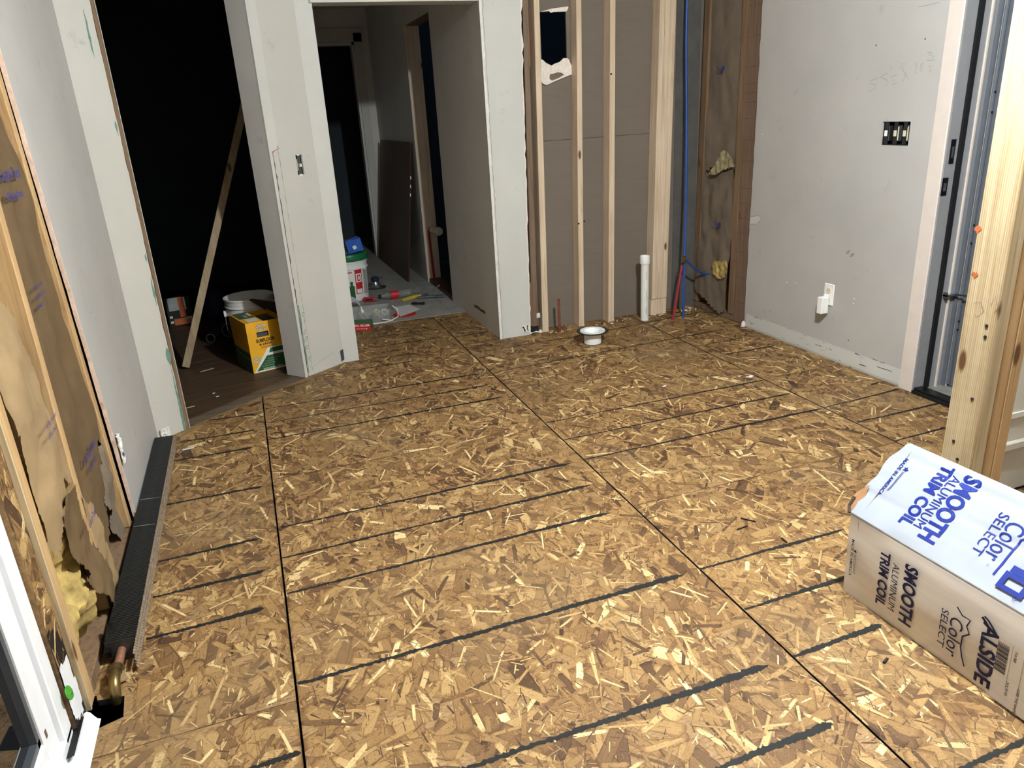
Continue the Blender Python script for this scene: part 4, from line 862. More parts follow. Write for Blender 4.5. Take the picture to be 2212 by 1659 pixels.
# lettering, side face: reads downwards
dU = dA.normalized(); qL = dA.length
def sidet(px, py): q = on(px, py, B0, SN) - B0; return (-q.dot(AX), q.dot(dU))
Z2 = lambda x, y: (1900 + x / 3.686, 1150 + y / 3.686); Z3b = lambda x, y: (1820 + x / 4.365, 940 + y / 4.365)
def side_text(s_, a, b, h, mt='ink_navy', bold=0.0, Z=Z2):
    (sa, qa), (sb, qb) = sidet(*Z(*a)), sidet(*Z(*b)); sm = (sa + sb) / 2
    text(s_, cbp(sm - h / 2, 0) + dU * min(qa, qb) + SN * .0125, dU, -AX, h, abs(qb - qa), mt, cb, bold=bold)
side_text('TRIM COIL', (55, 130), (60, 590), .030, bold=.035); side_text('ALUMINUM', (135, 225), (150, 630), .022); side_text('SMOOTH', (255, 240), (265, 745), .038, bold=.035)
side_text('SELECT', (530, 585), (540, 910), .020); side_text('Color', (625, 660), (625, 990), .034)
side_text('MADE IN AMERICA', (125, 965), (115, 1320), .010, Z=Z3b, bold=.01)
side_text('ALSIDE', (868, 690), (905, 1245), .040, bold=.03)
def side_line(pts, wd, mt='ink_navy', Z=Z2):
    P = []
    for x, y in pts: s, q = sidet(*Z(x, y)); P.append(cbp(s, 0) + dU * q + SN * .0130)
    ribbon(P, wd, SN).build('print', mt, cb)
side_line([(650, 580), (690, 650), (755, 690), (725, 735), (745, 800), (690, 815), (675, 900), (685, 980), (703, 1055)], .004)
side_line([(850, 660), (880, 705), (910, 760), (958, 805)], .007); side_line([(868, 655), (900, 690), (930, 740), (962, 800)], .005)
side_line([(135, 1110), (125, 1200), (145, 1290)][:0] or [(148, 1110), (138, 1200), (134, 1295)], .0012, Z=Z3b); side_line([(160, 1112), (150, 1200), (146, 1297)], .0012, Z=Z3b)
s, q = sidet(*Z3b(155, 1085)); star(cbp(s, 0) + dU * q + SN * .013, dU, -AX, .007, 'ink_navy')
s, q = sidet(*Z2(980, 845))
lb = MB().add([cbp(s - .008, 0) + dU * (q - .012) + SN * .0126, cbp(s + .14, 0) + dU * (q - .012) + SN * .0126, cbp(s + .14, 0) + dU * (q + .16) + SN * .0126, cbp(s - .008, 0) + dU * (q + .16) + SN * .0126], [(0, 1, 2, 3)]).build('shipping_label', 'carton_side', cb)
bq = 0.0
while bq < .078:
    bw = random.choice([.0008, .0014, .002, .0026]); 
    MB().add([cbp(s, 0) + dU * (q + bq) + SN * .0132, cbp(s + .027, 0) + dU * (q + bq) + SN * .0132, cbp(s + .027, 0) + dU * (q + bq + bw) + SN * .0132, cbp(s, 0) + dU * (q + bq + bw) + SN * .0132], [(0, 1, 2, 3)]).build('barcode_bar', 'ink_black', cb); bq += bw + random.choice([.0008, .0014, .002])
for k_, s_, dq, ww in ((.040, '724-383', .0, .030), (.060, 'OVER THE WHITE', .09, .07), (.035, '24 X 50 GA', .09, .04)): text(s_, cbp(s + k_, 0) + dU * (q + dq) + SN * .0128, dU, -AX, .006, ww, 'ink_black', cb, bold=.01)
for k_ in (.034, .062): ribbon([cbp(s + k_, 0) + dU * (q - .01 + .04 * i) + SN * .0133 for i in range(4)], .0006, SN).build('label_line', 'ink_black', cb)

# ---------------- baseboard heater element
y0, y1 = 1.955, 3.455; hx0, hx1, hz = -.560, -.478, .068
he = empty('heater_element', (-.52, 2.7, 0), 'bare fin-tube baseboard heater element lying along the left wall', 'heater')
NF = 190
proto = MB().box(hx0, hx1, -.0012, .0012, .004, hz); fin = None
for i in range(NF):
    y = y0 + (y1 - y0) * i / (NF - 1); sl = .012 * (1 if i % 2 else 1)
    tw = .004 * noise.noise((i * .35, 0, 0))
    if fin is None:
        fin = MB().hexa([(hx0, y - .001, .004), (hx1 - .004, y - .001 - .006, .004), (hx1 - .004, y + .001 - .006, .004), (hx0, y + .001, .004)], [(hx0, y - .001, hz), (hx1 - .004, y - .007, hz), (hx1 - .004, y - .005, hz), (hx0, y + .001, hz)]).build('fin', 'fin_metal', he)
    else:
        o = fin.copy(); COL.objects.link(o); o.parent = he; o.location = (0, y - y0, tw * .3); o.rotation_euler = (0, 0, tw * .4)
MB().box(hx0 + .002, hx1 - .006, y0, y1, .006, hz - .006).build('fin_core', 'black', he)
for k_ in range(3):
    zc = .014 + .021 * k_
    def P(i, j, zc=zc): return (hx1 - .003 + (.004 if j == 1 else .0) + .001 * ((i % 2) * 2 - 1), y0 - .07 + (y1 - y0 + .07) * i / 260, zc + (j - 1) * .0085 + .002 * noise.noise((i * .4, k_, 2)))
    MB().grid(P, 260, 2).build('folded_edge', 'fin_edge', he)
for px, py in ((346, 1073), (338, 1130)):
    c = fl(px, py, hz); ribbon([(hx0 + .004, c.y + .004, hz + .0015), (hx0 + .03, c.y, hz + .002), (hx1 - .006, c.y - .008, hz + .0015)], [.004, .008, .003], (0, 0, 1), ragged=.002).build('bent_fin', 'steel', he)
yc, zc = (hx0 + hx1 - .006) / 2, .036
pp_ = fl(262, 1500, .03)
MB().tube([(yc, y0 + .02, zc), (yc, y0 - .05, zc), (yc - .004, y0 - .085, zc)], .0115, 14).build('copper_tube', 'copper_pink', he, smooth=True)
MB().tube([(yc - .004, y0 - .075, zc), (yc - .004, y0 - .097, zc)], .016, 16).build('elbow_collar', 'brass', he, smooth=True)
MB().tube([(yc - .004, y0 - .095, zc), (yc - .004, y0 - .105, zc), (yc - .004, y0 - .125, zc - .003), (yc - .004, y0 - .142, zc - .016), (yc - .004, y0 - .148, zc - .035), (yc - .004, y0 - .148, zc - .055)], .0165, 18, radii=[.013, .014, .0145, .0145, .014, .013]).build('brass_elbow', 'brass', he, smooth=True)
MB().box(-.60, -.505, 1.62, 1.845, -.035, -.030).build('floor_cutout_shadow', 'dark_void', wl)
MB().obox((-.555, 1.99, .05), (0, 1, .3), (1, 0, 0), (0, -.3, 1), .05, .008, .012).build('bracket_scrap', 'black_gloss', wl)
MB().obox((-.530, 1.872, .012), (1, .4, 0), (-.4, 1, 0), (0, 0, 1), .02, .03, .002).build('wood_scrap', 'kraft_light', wl)
"""scraps of debris around the pipe hole"""
for i in range(0):
    c = (random.uniform(-.56, -.52), random.uniform(1.72, 1.79), random.uniform(-.028, .0)); a = random.random() * 3
    MB().obox(c, (math.cos(a), math.sin(a), .2), (-math.sin(a), math.cos(a), 0), (0, 0, 1), .006, .003, .002).build('debris_chip', random.choice(['stud_dark', 'kraft', 'hardboard', 'kraft_dark']), wl)

# ---------------- plumbing
b = Vector((2.397, 4.262, 0)); pv = empty('pvc_pipe', b, 'white PVC drain stub with a coupling standing by the stud wall', 'pipe')
MB().tube([b, b + Vector((0, 0, .415))], .0265, 24).build('pipe', 'pvc', pv, smooth=True); MB().lathe([(.024, .38), (.0315, .38), (.033, .384), (.033, .43), (.031, .434), (.027, .434), (.025, .405), (.0005, .405)], b, 26).build('coupling', 'white_plastic', pv, smooth=True)
for zz, s_ in ((.33, 'SCH 40'), (.20, 'PVC DWV'), (.10, '2 INCH')): text(s_, (b.x - .004, b.y - .0268, zz), (0, 0, -1), (1, 0, 0), .007, .05, 'gunmetal', pv)
b = Vector((1.876, 3.975, 0)); tf = empty('toilet_flange', b, 'white closet flange with a grey ring on a short pipe in the floor', 'flange')
MB().lathe([(.045, .0), (.053, .0), (.053, .06), (.072, .068), (.078, .074), (.076, .080), (.056, .078), (.045, .06), (.044, .01)], b, 32).build('flange_hub', 'white_plastic', tf, smooth=True)
MB().lathe([(.058, .066), (.090, .070), (.098, .074), (.098, .077), (.088, .077), (.078, .0755)], b, 36, close=True).build('flange_ring', 'dark_steel', tf, smooth=True)
MB().lathe([(.044, .03), (.03, .034), (.0005, .034)], b, 24).build('test_cap', 'white_plastic', tf, smooth=True)
for a in range(4): MB().obox(b + Vector((.03 * math.cos(a * 1.57 + .4), .03 * math.sin(a * 1.57 + .4), .045)), (math.cos(a * 1.57 + .4), math.sin(a * 1.57 + .4), 0), (-math.sin(a * 1.57 + .4), math.cos(a * 1.57 + .4), 0), (0, 0, 1), .014, .003, .012).build('cap_rib', 'white_plastic', tf)
MB().lathe([(.0005, .0006), (.060, .0006)], b, 28).build('floor_hole', 'dark_void', tf)
b = Vector((1.792, 4.292, 0)); MB().tube([b, b + Vector((-.002, 0, .217))], .0078, 14).build('copper_stub', 'copper_dull', None, smooth=True); tag(bpy.data.objects['copper_stub'], 'short bare copper water stub rising from the floor beside the first studs', 'pipe')
px0 = Vector((2.640, 4.172, 0)); jt = Vector((2.665, 4.215, .385)); pxg = empty('pex_piping', px0, 'blue and red PEX water lines joined at a tee in the corner', 'pipe')
MB().tube([px0, Vector((2.650, 4.19, .2)), jt - Vector((0, 0, .02))], .0078, 12).build('blue_riser', 'pex_blue', pxg, smooth=True)
top = ony(1484, 0, 4.36); MB().tube([jt + Vector((0, 0, .02)), Vector((2.70, 4.27, .75)), Vector((2.722, 4.32, 1.2)), Vector((2.722, 4.35, 1.7)), Vector((top.x, 4.36, H - .01))], .0085, 12).build('blue_riser', 'pex_blue', pxg, smooth=True)
rb = Vector((2.556, 4.168, 0)); rt = jt + Vector((-.016, .004, -.03)); MB().tube([rb, rb.lerp(rt, .5) + Vector((.004, 0, 0)), rt], .0078, 12).build('red_line', 'pex_red', pxg, smooth=True)
e1_ = onx(1517, 591, 2.83); e2_ = onx(1537, 592, 2.86); MB().tube([jt + Vector((.01, 0, -.004)), jt.lerp(e1_, .5) + Vector((0, 0, -.004)), e1_], .0072, 12).build('blue_branch', 'pex_blue', pxg, smooth=True); MB().tube([e1_, e2_ + Vector((.0, 0, 0))], .0072, 12).build('blue_branch', 'pex_blue', pxg, smooth=True)
MB().tube([jt + Vector((0, 0, .034)), jt - Vector((0, 0, .03))], .0062, 10).build('tee_fitting', 'brass', pxg, smooth=True); MB().tube([jt + Vector((.03, .002, -.01)), jt + Vector((-.018, .004, -.002))], .006, 10).build('tee_fitting', 'brass', pxg)
for p_, q_ in ((jt + Vector((0, 0, .02)), Vector((0, 0, 1))), (jt - Vector((0, 0, .022)), Vector((0, 0, 1))), (e1_, (e2_ - jt)), (rt, Vector((0, 0, 1)))): n_ = Vector(q_).normalized(); MB().tube([p_ - n_ * .005, p_ + n_ * .005], .0096, 12).build('crimp_ring', 'dark_steel', pxg, smooth=True)

# ---------------- electrical
o0, o1 = onx(1784, 614, XR), onx(1806, 663, XR); oy = (o0.y + o1.y) / 2 + .012; oz = (o0.z + o1.z) / 2 + .004
ou = empty('wall_outlet', (XR, oy, oz - .057), 'white duplex outlet plate low on the grey wall', 'outlet')
MB().box(XR - .006, XR, oy - .036, oy + .036, oz - .058, oz + .058).build('cover_plate', 'white_plastic', ou, bevel=.003)
for dz in (.022, -.022):
    MB().lathe([(.0005, 0), (.016, 0), (.0165, .001), (.0165, .003)], (XR - .0085, oy, oz + dz), 20, (1, 0, 0)).build('socket_face', 'ivory', ou)
    for dy in (-.006, .006): MB().box(XR - .0092, XR - .0084, oy + dy - .0012, oy + dy + .0012, oz + dz - .004, oz + dz + .005).build('socket_slot', 'black', ou)
MB().lathe([(.0005, 0), (.003, 0), (.003, .002)], (XR - .0078, oy, oz), 10, (1, 0, 0)).build('plate_screw', 'steel', ou)
ch = empty('plug_adapter', (XR - .035, oy + .01, oz - .115), 'white plug-in adapter hanging from the wall outlet', 'plug')
MB().box(XR - .058, XR - .012, oy - .014, oy + .022, oz - .100, oz - .010).build('adapter_body', 'white_plastic', ch, bevel=.003); MB().box(XR - .030, XR - .009, oy - .008, oy + .010, oz - .012, oz + .004).build('plug_prong_base', 'white_plastic', ch, bevel=.002)
sb = empty('switch_box', (XR + .02, (ya + yb_) / 2, za), 'cut-out in the grey wall with three uncovered light switches', 'light switch')
MB().box(XR + .045, XR + .05, ya, yb_, za, zb).build('box_back', 'dark_void', sb)
for a, b_, c_, e_ in ((ya - .0, ya + .004, za, zb), (yb_ - .004, yb_, za, zb), (ya, yb_, za, za + .004), (ya, yb_, zb - .004, zb)): MB().box(XR + .010, XR + .05, a, b_, c_, e_).build('box_wall', 'black', sb)
wS = (yb_ - ya) / 3; zm_ = (za + zb) / 2
for k_ in range(3):
    yc_ = yb_ - wS * (k_ + .5)
    MB().box(XR + .004, XR + .028, yc_ - .014, yc_ + .014, zm_ - .034, zm_ + .034).build('switch_body', 'dark_steel' if k_ == 0 else 'gunmetal', sb, bevel=.002); MB().box(XR + .001, XR + .006, yc_ - .010, yc_ + .010, zm_ - .050, zm_ + .050).build('switch_yoke', 'dark_steel', sb)
    MB().box(XR - .004, XR + .006, yc_ - .007, yc_ + .007, zm_ - .012, zm_ + .014).build('switch_toggle', 'white_plastic' if k_ == 0 else 'cream_plastic', sb, bevel=.001)
    if k_: MB().box(XR + .003, XR + .005, yc_ - .016, yc_ - .011, zm_ - .03, zm_ + .03).build('switch_strap', 'cream_plastic', sb)
sw = empty('pier_switch', D2 + U2 * swu + Vector((0, 0, swz - hh)), 'uncovered single light switch in a ragged hole in the cream pier', 'light switch')
def swb(u0, u1, n0, n1, z0, z1, nm, mt):
    c = D2 + U2 * (swu + (u0 + u1) / 2) + N2 * ((n0 + n1) / 2) + Vector((0, 0, swz + (z0 + z1) / 2)); MB().obox(c, U2, N2, (0, 0, 1), (u1 - u0) / 2, (n1 - n0) / 2, (z1 - z0) / 2).build(nm, mt, sw, bevel=.0006)
swb(-.021, .021, .05, .052, -.052, .052, 'box_back', 'dark_void'); swb(-.021, -.019, .002, .05, -.05, .05, 'box_wall', 'steel'); swb(.019, .021, .01, .05, -.05, .05, 'box_wall', 'black')
swb(-.010, .010, .004, .007, -.046, .046, 'switch_yoke', 'gunmetal'); swb(-.013, -.008, .006, .03, -.03, .03, 'switch_body', 'cream_plastic'); swb(-.008, .013, .006, .03, -.03, .03, 'switch_body', 'dark_steel'); swb(-.005, .005, -.008, .006, -.012, .006, 'switch_toggle', 'ivory')
swb(-.012, .008, -.001, .003, -.060, -.047, 'plaster_ear', 'mud_white'); swb(-.012, .006, -.001, .003, .047, .054, 'plaster_ear', 'mud_white')

# ---------------- yellow adhesive carton in the diagonal doorway
F0 = fl(549, 808); F1 = fl(617, 791.5); bu = (F1 - F0).normalized(); bv = Vector((-bu.y, bu.x, 0)); dep = min(.30, max(.15, (fl(516, 782) - F0).dot(bv))); ht = above(526, 702, F0); wdt = .225
yb = empty('adhesive_carton', F0 + bu * wdt / 2 + bv * dep / 2, 'yellow and green carton of adhesive tubes with its lid open', 'carton')
def yp(a, b_, z): return F0 + bu * a + bv * b_ + Vector((0, 0, z))
def ybox(a0, a1, b0, b1, z0, z1, nm, mt, par=None): return MB().hexa([yp(a0, b0, z0), yp(a1, b0, z0), yp(a1, b1, z0), yp(a0, b1, z0)], [yp(a0, b0, z1), yp(a1, b0, z1), yp(a1, b1, z1), yp(a0, b1, z1)]).build(nm, mt, par or yb)
hu0, hu1, hz0, hz1 = .055, .125, ht * .70, ht * .80                       # hand hole
fp = slab('f', 0, .003, [0, hu0, hu1, wdt], [.0, hz0, hz1, ht], holes=[(hu0, hu1, hz0, hz1)], O=F0, U=bu, N=bv).build('front_panel', 'yellow_carton', yb)
ybox(0, .003, .003, dep, 0, ht, 'side_panel', 'yellow_carton'); ybox(wdt - .003, wdt, .003, dep, 0, ht, 'side_panel', 'yellow_carton'); ybox(0, wdt, dep - .003, dep, 0, ht, 'back_panel', 'yellow_carton'); ybox(.004, wdt - .004, .02, dep - .004, 0.002, ht * .9, 'adhesive_tubes', 'gunmetal')
lid = ybox(.0, wdt * .46, .0, dep, ht, ht + .003, 'lid_flap', 'yellow_carton'); ybox(.010, wdt * .44, dep * .42, dep * .97, ht + .0032, ht + .0038, 'lid_print', 'green_print', lid); ybox(.03, wdt * .42, dep * .08, dep * .35, ht + .0032, ht + .0038, 'lid_print', 'white_print', lid)
ybox(.05, .07, dep * .5, dep * .7, ht + .004, ht + .0044, 'lid_print', 'grey_print', lid); ybox(.08, .095, dep * .55, dep * .85, ht + .004, ht + .0044, 'lid_print', 'white_print', lid)
MB().prism([on(x, y, F0 + bv * dep * .97, bv) for x, y in ((537, 648), (545, 645), (612, 655), (612, 692), (598, 684))], bv * .003).build('lid_flap', 'cardboard_dark', yb)
nv = -bv
def yq(pts, nm, mt, lift): MB().add([yp(a, -lift, z) for a, z in pts], [tuple(range(len(pts)))]).build(nm, mt, fp)
yq([(.005, .003), (wdt, .003), (wdt, ht * .47), (.105, ht * .47)], 'white_band', 'white_print', .0006)
yq([(.020, .010), (wdt, .010), (wdt, ht * .31), (.093, ht * .31)], 'green_band', 'green_print', .0010); yq([(.108, ht * .36), (wdt, ht * .36), (wdt, ht * .45), (.120, ht * .45)], 'green_band', 'green_print', .0010)
def yt(s_, a, z, h, w_, mt, bold=.02, lift=.0014, sh=0.0, nm='lettering'): text(s_, yp(a, 0, z) , bu, (0, 0, 1), h, w_, mt, fp, nm, bold=bold, shear=sh, lift=lift)
for dx, dz in ((-.001, 0), (.001, 0), (0, .001), (0, -.001)):
    yt('LIQUID', .058 + dx, ht * .90 + dz, .014, .055, 'black_print', .05, .0010); yt('NAILS', .060 + dx, ht * .825 + dz, .014, .050, 'black_print', .05, .0010)
yt('LIQUID', .058, ht * .90, .014, .055, 'white_print', .03); yt('NAILS', .060, ht * .825, .014, .050, 'white_print', .03)
yt('SUBFLOOR', .045, ht * .60, .020, .11, 'black_print', .04); yt('& DECK', .060, ht * .535, .012, .075, 'black_print', .04); yt('CONSTRUCTION', .068, ht * .495, .005, .06, 'red_print', .02); yt('ADHESIVE', .066, ht * .47, .005, .06, 'red_print', .02)
for dx in (-.001, .001): yt('LIQUID', .012 + dx, ht * .275, .012, .046, 'black_print', .05, .0010); yt('NAILS', .013 + dx, ht * .215, .012, .042, 'black_print', .05, .0010)
yt('LIQUID', .012, ht * .275, .012, .046, 'white_print', .03); yt('NAILS', .013, ht * .215, .012, .042, 'white_print', .03)
yt('SUBFLOOR & DECK', .06, ht * .045, .008, .12, 'white_print', .02, .0016); 
for k_ in range(4): yt(('BONDS WOOD', 'ALL WEATHER', 'PLYWOOD OSB', 'JOISTS')[k_], .055 + .022 * k_ * .6, ht * (.10 + .045 * k_), .006, .07, 'grey_print', .01, .0016)
slab('f', 0, .001, [dep * .02, dep * .98], [.004, ht * .40], O=F0 + bu * -.0012, U=bv, N=bu).build('side_print', 'green_print', yb)
ribbon([F0 + bu * -.0018 + bv * (dep * .04) + Vector((0, 0, ht * .26)), F0 + bu * -.0018 + bv * (dep * .96) + Vector((0, 0, ht * .30))], .004, bu).build('side_print', 'grey_print', yb)

# ---------------- buckets
def bucket(name, b, label, body='white_plastic', h=.365, r0=.13, r1=.148, lid=None):
    e = empty(name, b, label, 'bucket')
    MB().lathe([(.001, .002), (r0, 0), (r0 + .002, .01), (r1 - .006, h * .70), (r1 + .004, h * .71), (r1 + .004, h * .735), (r1 - .003, h * .74), (r1 - .002, h * .84), (r1 + .005, h * .845), (r1 + .005, h * .865), (r1, h * .87), (r1 + .002, h - .012), (r1 + .006, h - .01), (r1 + .006, h), (r1 - .001, h), (r1 - .003, h - .02), (r0 - .004, .006), (.001, .006)], b, 40).build('pail', body, e, smooth=True)
    return e
c = fl(537, 652, .365); bkt = bucket('white_bucket', Vector((-.075, 4.905, 0)), 'open empty white bucket behind the yellow adhesive carton')
bc = WLOC[bkt.name]; MB().tube([bc + Vector((-.153, -.02, .27)), bc + Vector((-.158, -.03, .22)), bc + Vector((-.156, -.06, .17)), bc + Vector((-.13, -.10, .13))], .002, 6).build('wire_handle', 'steel', bkt); MB().box(bc.x - .162, bc.x - .146, bc.y - .035, bc.y - .01, .255, .29).build('handle_ear', 'white_plastic', bkt)
gb = fl(762, 645); gk = bucket('compound_bucket', Vector((gb.x, gb.y, 0)), 'white joint compound bucket with a green lid in the hallway')
g0 = WLOC[gk.name]; MB().lathe([(.150, .325), (.158, .325), (.160, .33), (.160, .372), (.156, .378), (.148, .380), (.145, .372), (.001, .372)], g0, 40).build('lid', 'green_plastic', gk, smooth=True)
vdir = Vector((-g0.x, -g0.y, 0)).normalized(); sdir = Vector((-vdir.y, vdir.x, 0)); sdir = sdir if sdir.x > 0 else -sdir
def wrap(nm, mt, a0, a1, z0, z1, rr, par):
    n = 8; P = lambda i, j: g0 + (vdir * math.cos(a0 + (a1 - a0) * i / n) + sdir * math.sin(a0 + (a1 - a0) * i / n)) * (rr + .013 * ((z0 + (z1 - z0) * j) / .26)) + Vector((0, 0, z0 + (z1 - z0) * j)); return MB().grid(P, n, 1).build(nm, mt, par)
wlb = wrap('warning_label', 'red_print', .28, .72, .06, .27, .1315, gk); wrap('label_field', 'white_print', .33, .67, .065, .10, .1320, wlb); wrap('label_field', 'white_print', .33, .67, .155, .225, .1322, wlb)
wrap('label_field', 'red_print', .40, .60, .165, .215, .1327, wlb); wrap('label_field', 'white_print', .45, .55, .175, .205, .1332, wlb); wrap('label_bar', 'red_print', -.45, .14, .235, .243, .1315, gk); wrap('label_leaf', 'green_print', -.25, .20, .03, .13, .1315, gk); wrap('label_leaf', 'green_print', -.02, .12, .13, .165, .1315, gk); wrap('label_text', 'grey_print', .82, 1.2, .05, .24, .1315, gk)
MB().lathe([(.001, 0), (.016, 0), (.018, .012), (.001, .014)], g0 + (vdir * .62 + sdir * .78) * .148 + Vector((0, 0, .262)), 12, vdir * .62 + sdir * .78).build('handle_ear', 'white_plastic', gk, smooth=True)
ct = empty('blue_carton', g0 + Vector((.055, -.05, .372)), 'small blue carton standing on the green bucket lid', 'carton')
q = g0 + Vector((.062, -.045, .372 + .062)); MB().obox(q, sdir + Vector((0, 0, .18)), vdir, Vector((0, 0, 1)) - sdir * .18, .060, .028, .050).build('carton_body', 'blue_carton', ct)
MB().obox(q + vdir * .0285 + Vector((.0, 0, -.012)), sdir + Vector((0, 0, .45)), vdir, Vector((0, 0, 1)) - sdir * .45, .014, .0006, .014).build('carton_label', 'white_print', ct); MB().obox(q + Vector((0, 0, .055)) + sdir * -.01, sdir + Vector((0, 0, .3)), vdir, Vector((0, 0, 1)) - sdir * .3, .045, .03, .002).build('carton_flap', 'blue_carton', ct)
def can_light(name, b, label, s=1.0):
    e = empty(name, b, label, 'fixture'); b = Vector(b)
    MB().lathe([(.001, .004), (.062 * s, .0), (.064 * s, .004), (.05 * s, .012), (.036 * s, .04 * s), (.032 * s, .058 * s), (.001, .058 * s)], b, 26).build('reflector', 'steel', e, smooth=True)
    MB().lathe([(.034 * s, .058 * s), (.036 * s, .062 * s), (.036 * s, .088 * s), (.026 * s, .098 * s), (.001, .098 * s)], b, 22).build('driver_cap', 'navy_bag', e, smooth=True); return e
e = can_light('recessed_light', (g0.x - .055, g0.y - .075, .380), 'silver recessed light trim standing on the bucket lid', .95); bb = WLOC[e.name]; MB().tube([bb + Vector((-.02, 0, .09)), bb + Vector((-.03, 0, .12)), bb + Vector((-.01, 0, .125))], .002, 6).build('spring_clip', 'steel', e)
q = fl(812, 622); e = can_light('recessed_light', (q.x, q.y, .003), 'silver recessed light trim lying on the hallway floor beside the bucket', .95); MB().tube([q + Vector((.03, 0, .08)), q + Vector((.06, -.01, .085)), q + Vector((.075, -.01, .085))], .003, 8).build('lead_wire', 'black', e); MB().tube([q + Vector((.072, -.01, .085)), q + Vector((.086, -.01, .088))], .006, 8).build('wire_nut', 'pex_red', e)
MB().lathe([(.03, 0), (.085, 0), (.085, .004), (.03, .004)], q + Vector((.005, 0, .003)), 24, close=True).build('trim_ring', 'dark_steel', e)

# ---------------- tools and clutter on the hallway floor
def at(px, py, z=.003): p = fl(px, py, z); return p
a, b = at(784, 653), at(814, 651); e = empty('utility_saw', (a + b) / 2, 'red handled hand tool lying behind the clear tray', 'tool'); ax_ = (b - a).normalized()
MB().tube([a + Vector((0, 0, .02)), a.lerp(b, .15) + Vector((0, 0, .022)), a.lerp(b, .5) + Vector((0, 0, .02)), a.lerp(b, .8) + Vector((0, 0, .018)), a.lerp(b, .9) + Vector((0, 0, .018))], .02, 12, radii=[.010, .020, .017, .019, .012]).build('handle', 'red_print', e, smooth=True)
MB().obox(a.lerp(b, .45) + Vector((.0, -.0175, .022)), ax_, (0, 1, 0), (0, 0, 1), .03, .003, .006).build('grip_inlay', 'black', e); MB().tube([a.lerp(b, .88) + Vector((0, 0, .018)), b + Vector((.02, 0, .014))], .005, 8).build('shank', 'dark_steel', e)
a, b = at(820, 650), at(890, 640); e = empty('soda_bottle', (a + b) / 2, 'empty clear plastic bottle with a red label lying on its side', 'bottle'); L = b - a
MB().tube([a + L * k_ + Vector((0, 0, .034)) for k_ in (0, .06, .12, .30, .42, .62, .9, .98, 1.0)], .03, 18, radii=[.011, .011, .013, .030, .032, .032, .032, .028, .014]).build('bottle_shell', 'bottle_plastic', e, smooth=True); MB().tube([a + L * .34 + Vector((0, 0, .034)), a + L * .58 + Vector((0, 0, .034))], .0326, 18, caps=False).build('bottle_label', 'red_print', e, smooth=True)
MB().tube([a + L * -.02 + Vector((0, 0, .034)), a + L * .06 + Vector((0, 0, .034))], .0145, 14).build('bottle_cap', 'black', e, smooth=True)
ribbon([a + L * .585 + Vector((.0, .033 * math.cos(t_), .034 + .033 * math.sin(t_))) for t_ in np.linspace(0, 6.283, 14)], .004, (1, 0, 0)).build('label_stripe', 'cream_plastic', e)
a, b = at(870, 651), at(908, 640); e = empty('pliers', (a + b) / 2, 'yellow handled pliers lying beside the bottle', 'pliers')
for s_, k_ in ((1, 0), (-1, .5)): m_ = a.lerp(b, .5) + Vector((0, .03 * s_, .01)); MB().tube([a + Vector((.0, .02 * s_, .008)), m_, b + Vector((.01, 0, .01))], .007, 8).build('grip', 'yellow_plastic', e, smooth=True)
MB().obox(b + Vector((.035, .0, .008)), (1, .1, 0), (-.1, 1, 0), (0, 0, 1), .03, .010, .006).build('jaws', 'gunmetal', e)
a, b = at(902, 646), at(958, 642); e = empty('grey_wrench', (a + b) / 2, 'grey adjustable wrench lying at the doorway sill', 'wrench'); L = b - a
MB().tube([a + Vector((0, 0, .01)), a.lerp(b, .3) + Vector((0, 0, .011)), a.lerp(b, .72) + Vector((0, 0, .012))], .01, 10, radii=[.009, .013, .011]).build('handle', 'gunmetal', e, smooth=True); ax_ = L.normalized(); MB().obox(a.lerp(b, .82) + Vector((0, 0, .012)), ax_, (-ax_.y, ax_.x, 0), (0, 0, 1), .026, .022, .009).build('jaw_head', 'gunmetal', e, bevel=.004)
MB().obox(a.lerp(b, .97) + Vector((0, .014, .012)), ax_, (-ax_.y, ax_.x, 0), (0, 0, 1), .018, .008, .009).build('jaw', 'gunmetal', e, bevel=.002); MB().obox(a.lerp(b, .97) + Vector((0, -.018, .012)), ax_, (-ax_.y, ax_.x, 0), (0, 0, 1), .018, .008, .009).build('jaw', 'gunmetal', e, bevel=.002)
a, b = at(889, 658), at(917, 658); MB().tube([a + Vector((0, 0, .009)), a.lerp(b, .25) + Vector((0, 0, .011)), a.lerp(b, .6) + Vector((0, 0, .009)), b + Vector((0, 0, .010))], .01, 10, radii=[.006, .012, .008, .012]).build('black_grip', 'black', None, smooth=True); tag(bpy.data.objects['black_grip'], 'black contoured tool grip alone on the pale hallway floor', 'tool')
# clear tray with white bail
T0, T1 = fl(768, 703), fl(846, 694); tu = (T1 - T0).normalized(); tv = Vector((-tu.y, tu.x, 0)); tl = .265; tw_ = .19; th_ = .085
T0 = T1 - tu * tl; tc = T0 + tu * tl / 2 + tv * tw_ / 2; ty = empty('clear_tray', tc, 'clear plastic tub of small parts with a white bail handle', 'tub')
def tq(a_, b_, z): return T0 + tu * a_ + tv * b_ + Vector((0, 0, z))
i_ = .012
lo_o = [tq(i_, i_, .003), tq(tl - i_, i_, .003), tq(tl - i_, tw_ - i_, .003), tq(i_, tw_ - i_, .003)]; hi_o = [tq(0, 0, th_), tq(tl, 0, th_), tq(tl, tw_, th_), tq(0, tw_, th_)]
MB().add(lo_o + hi_o, [(0, 1, 2, 3), (0, 1, 5, 4), (1, 2, 6, 5), (2, 3, 7, 6), (3, 0, 4, 7)]).build('tub_shell', 'clear_plastic', ty, solid=.002)
for pa, pb_ in ((0, 1), (1, 2), (2, 3), (3, 0)): MB().tube([hi_o[pa], hi_o[pb_]], .004, 8).build('tub_rim', 'clear_plastic', ty, smooth=True)
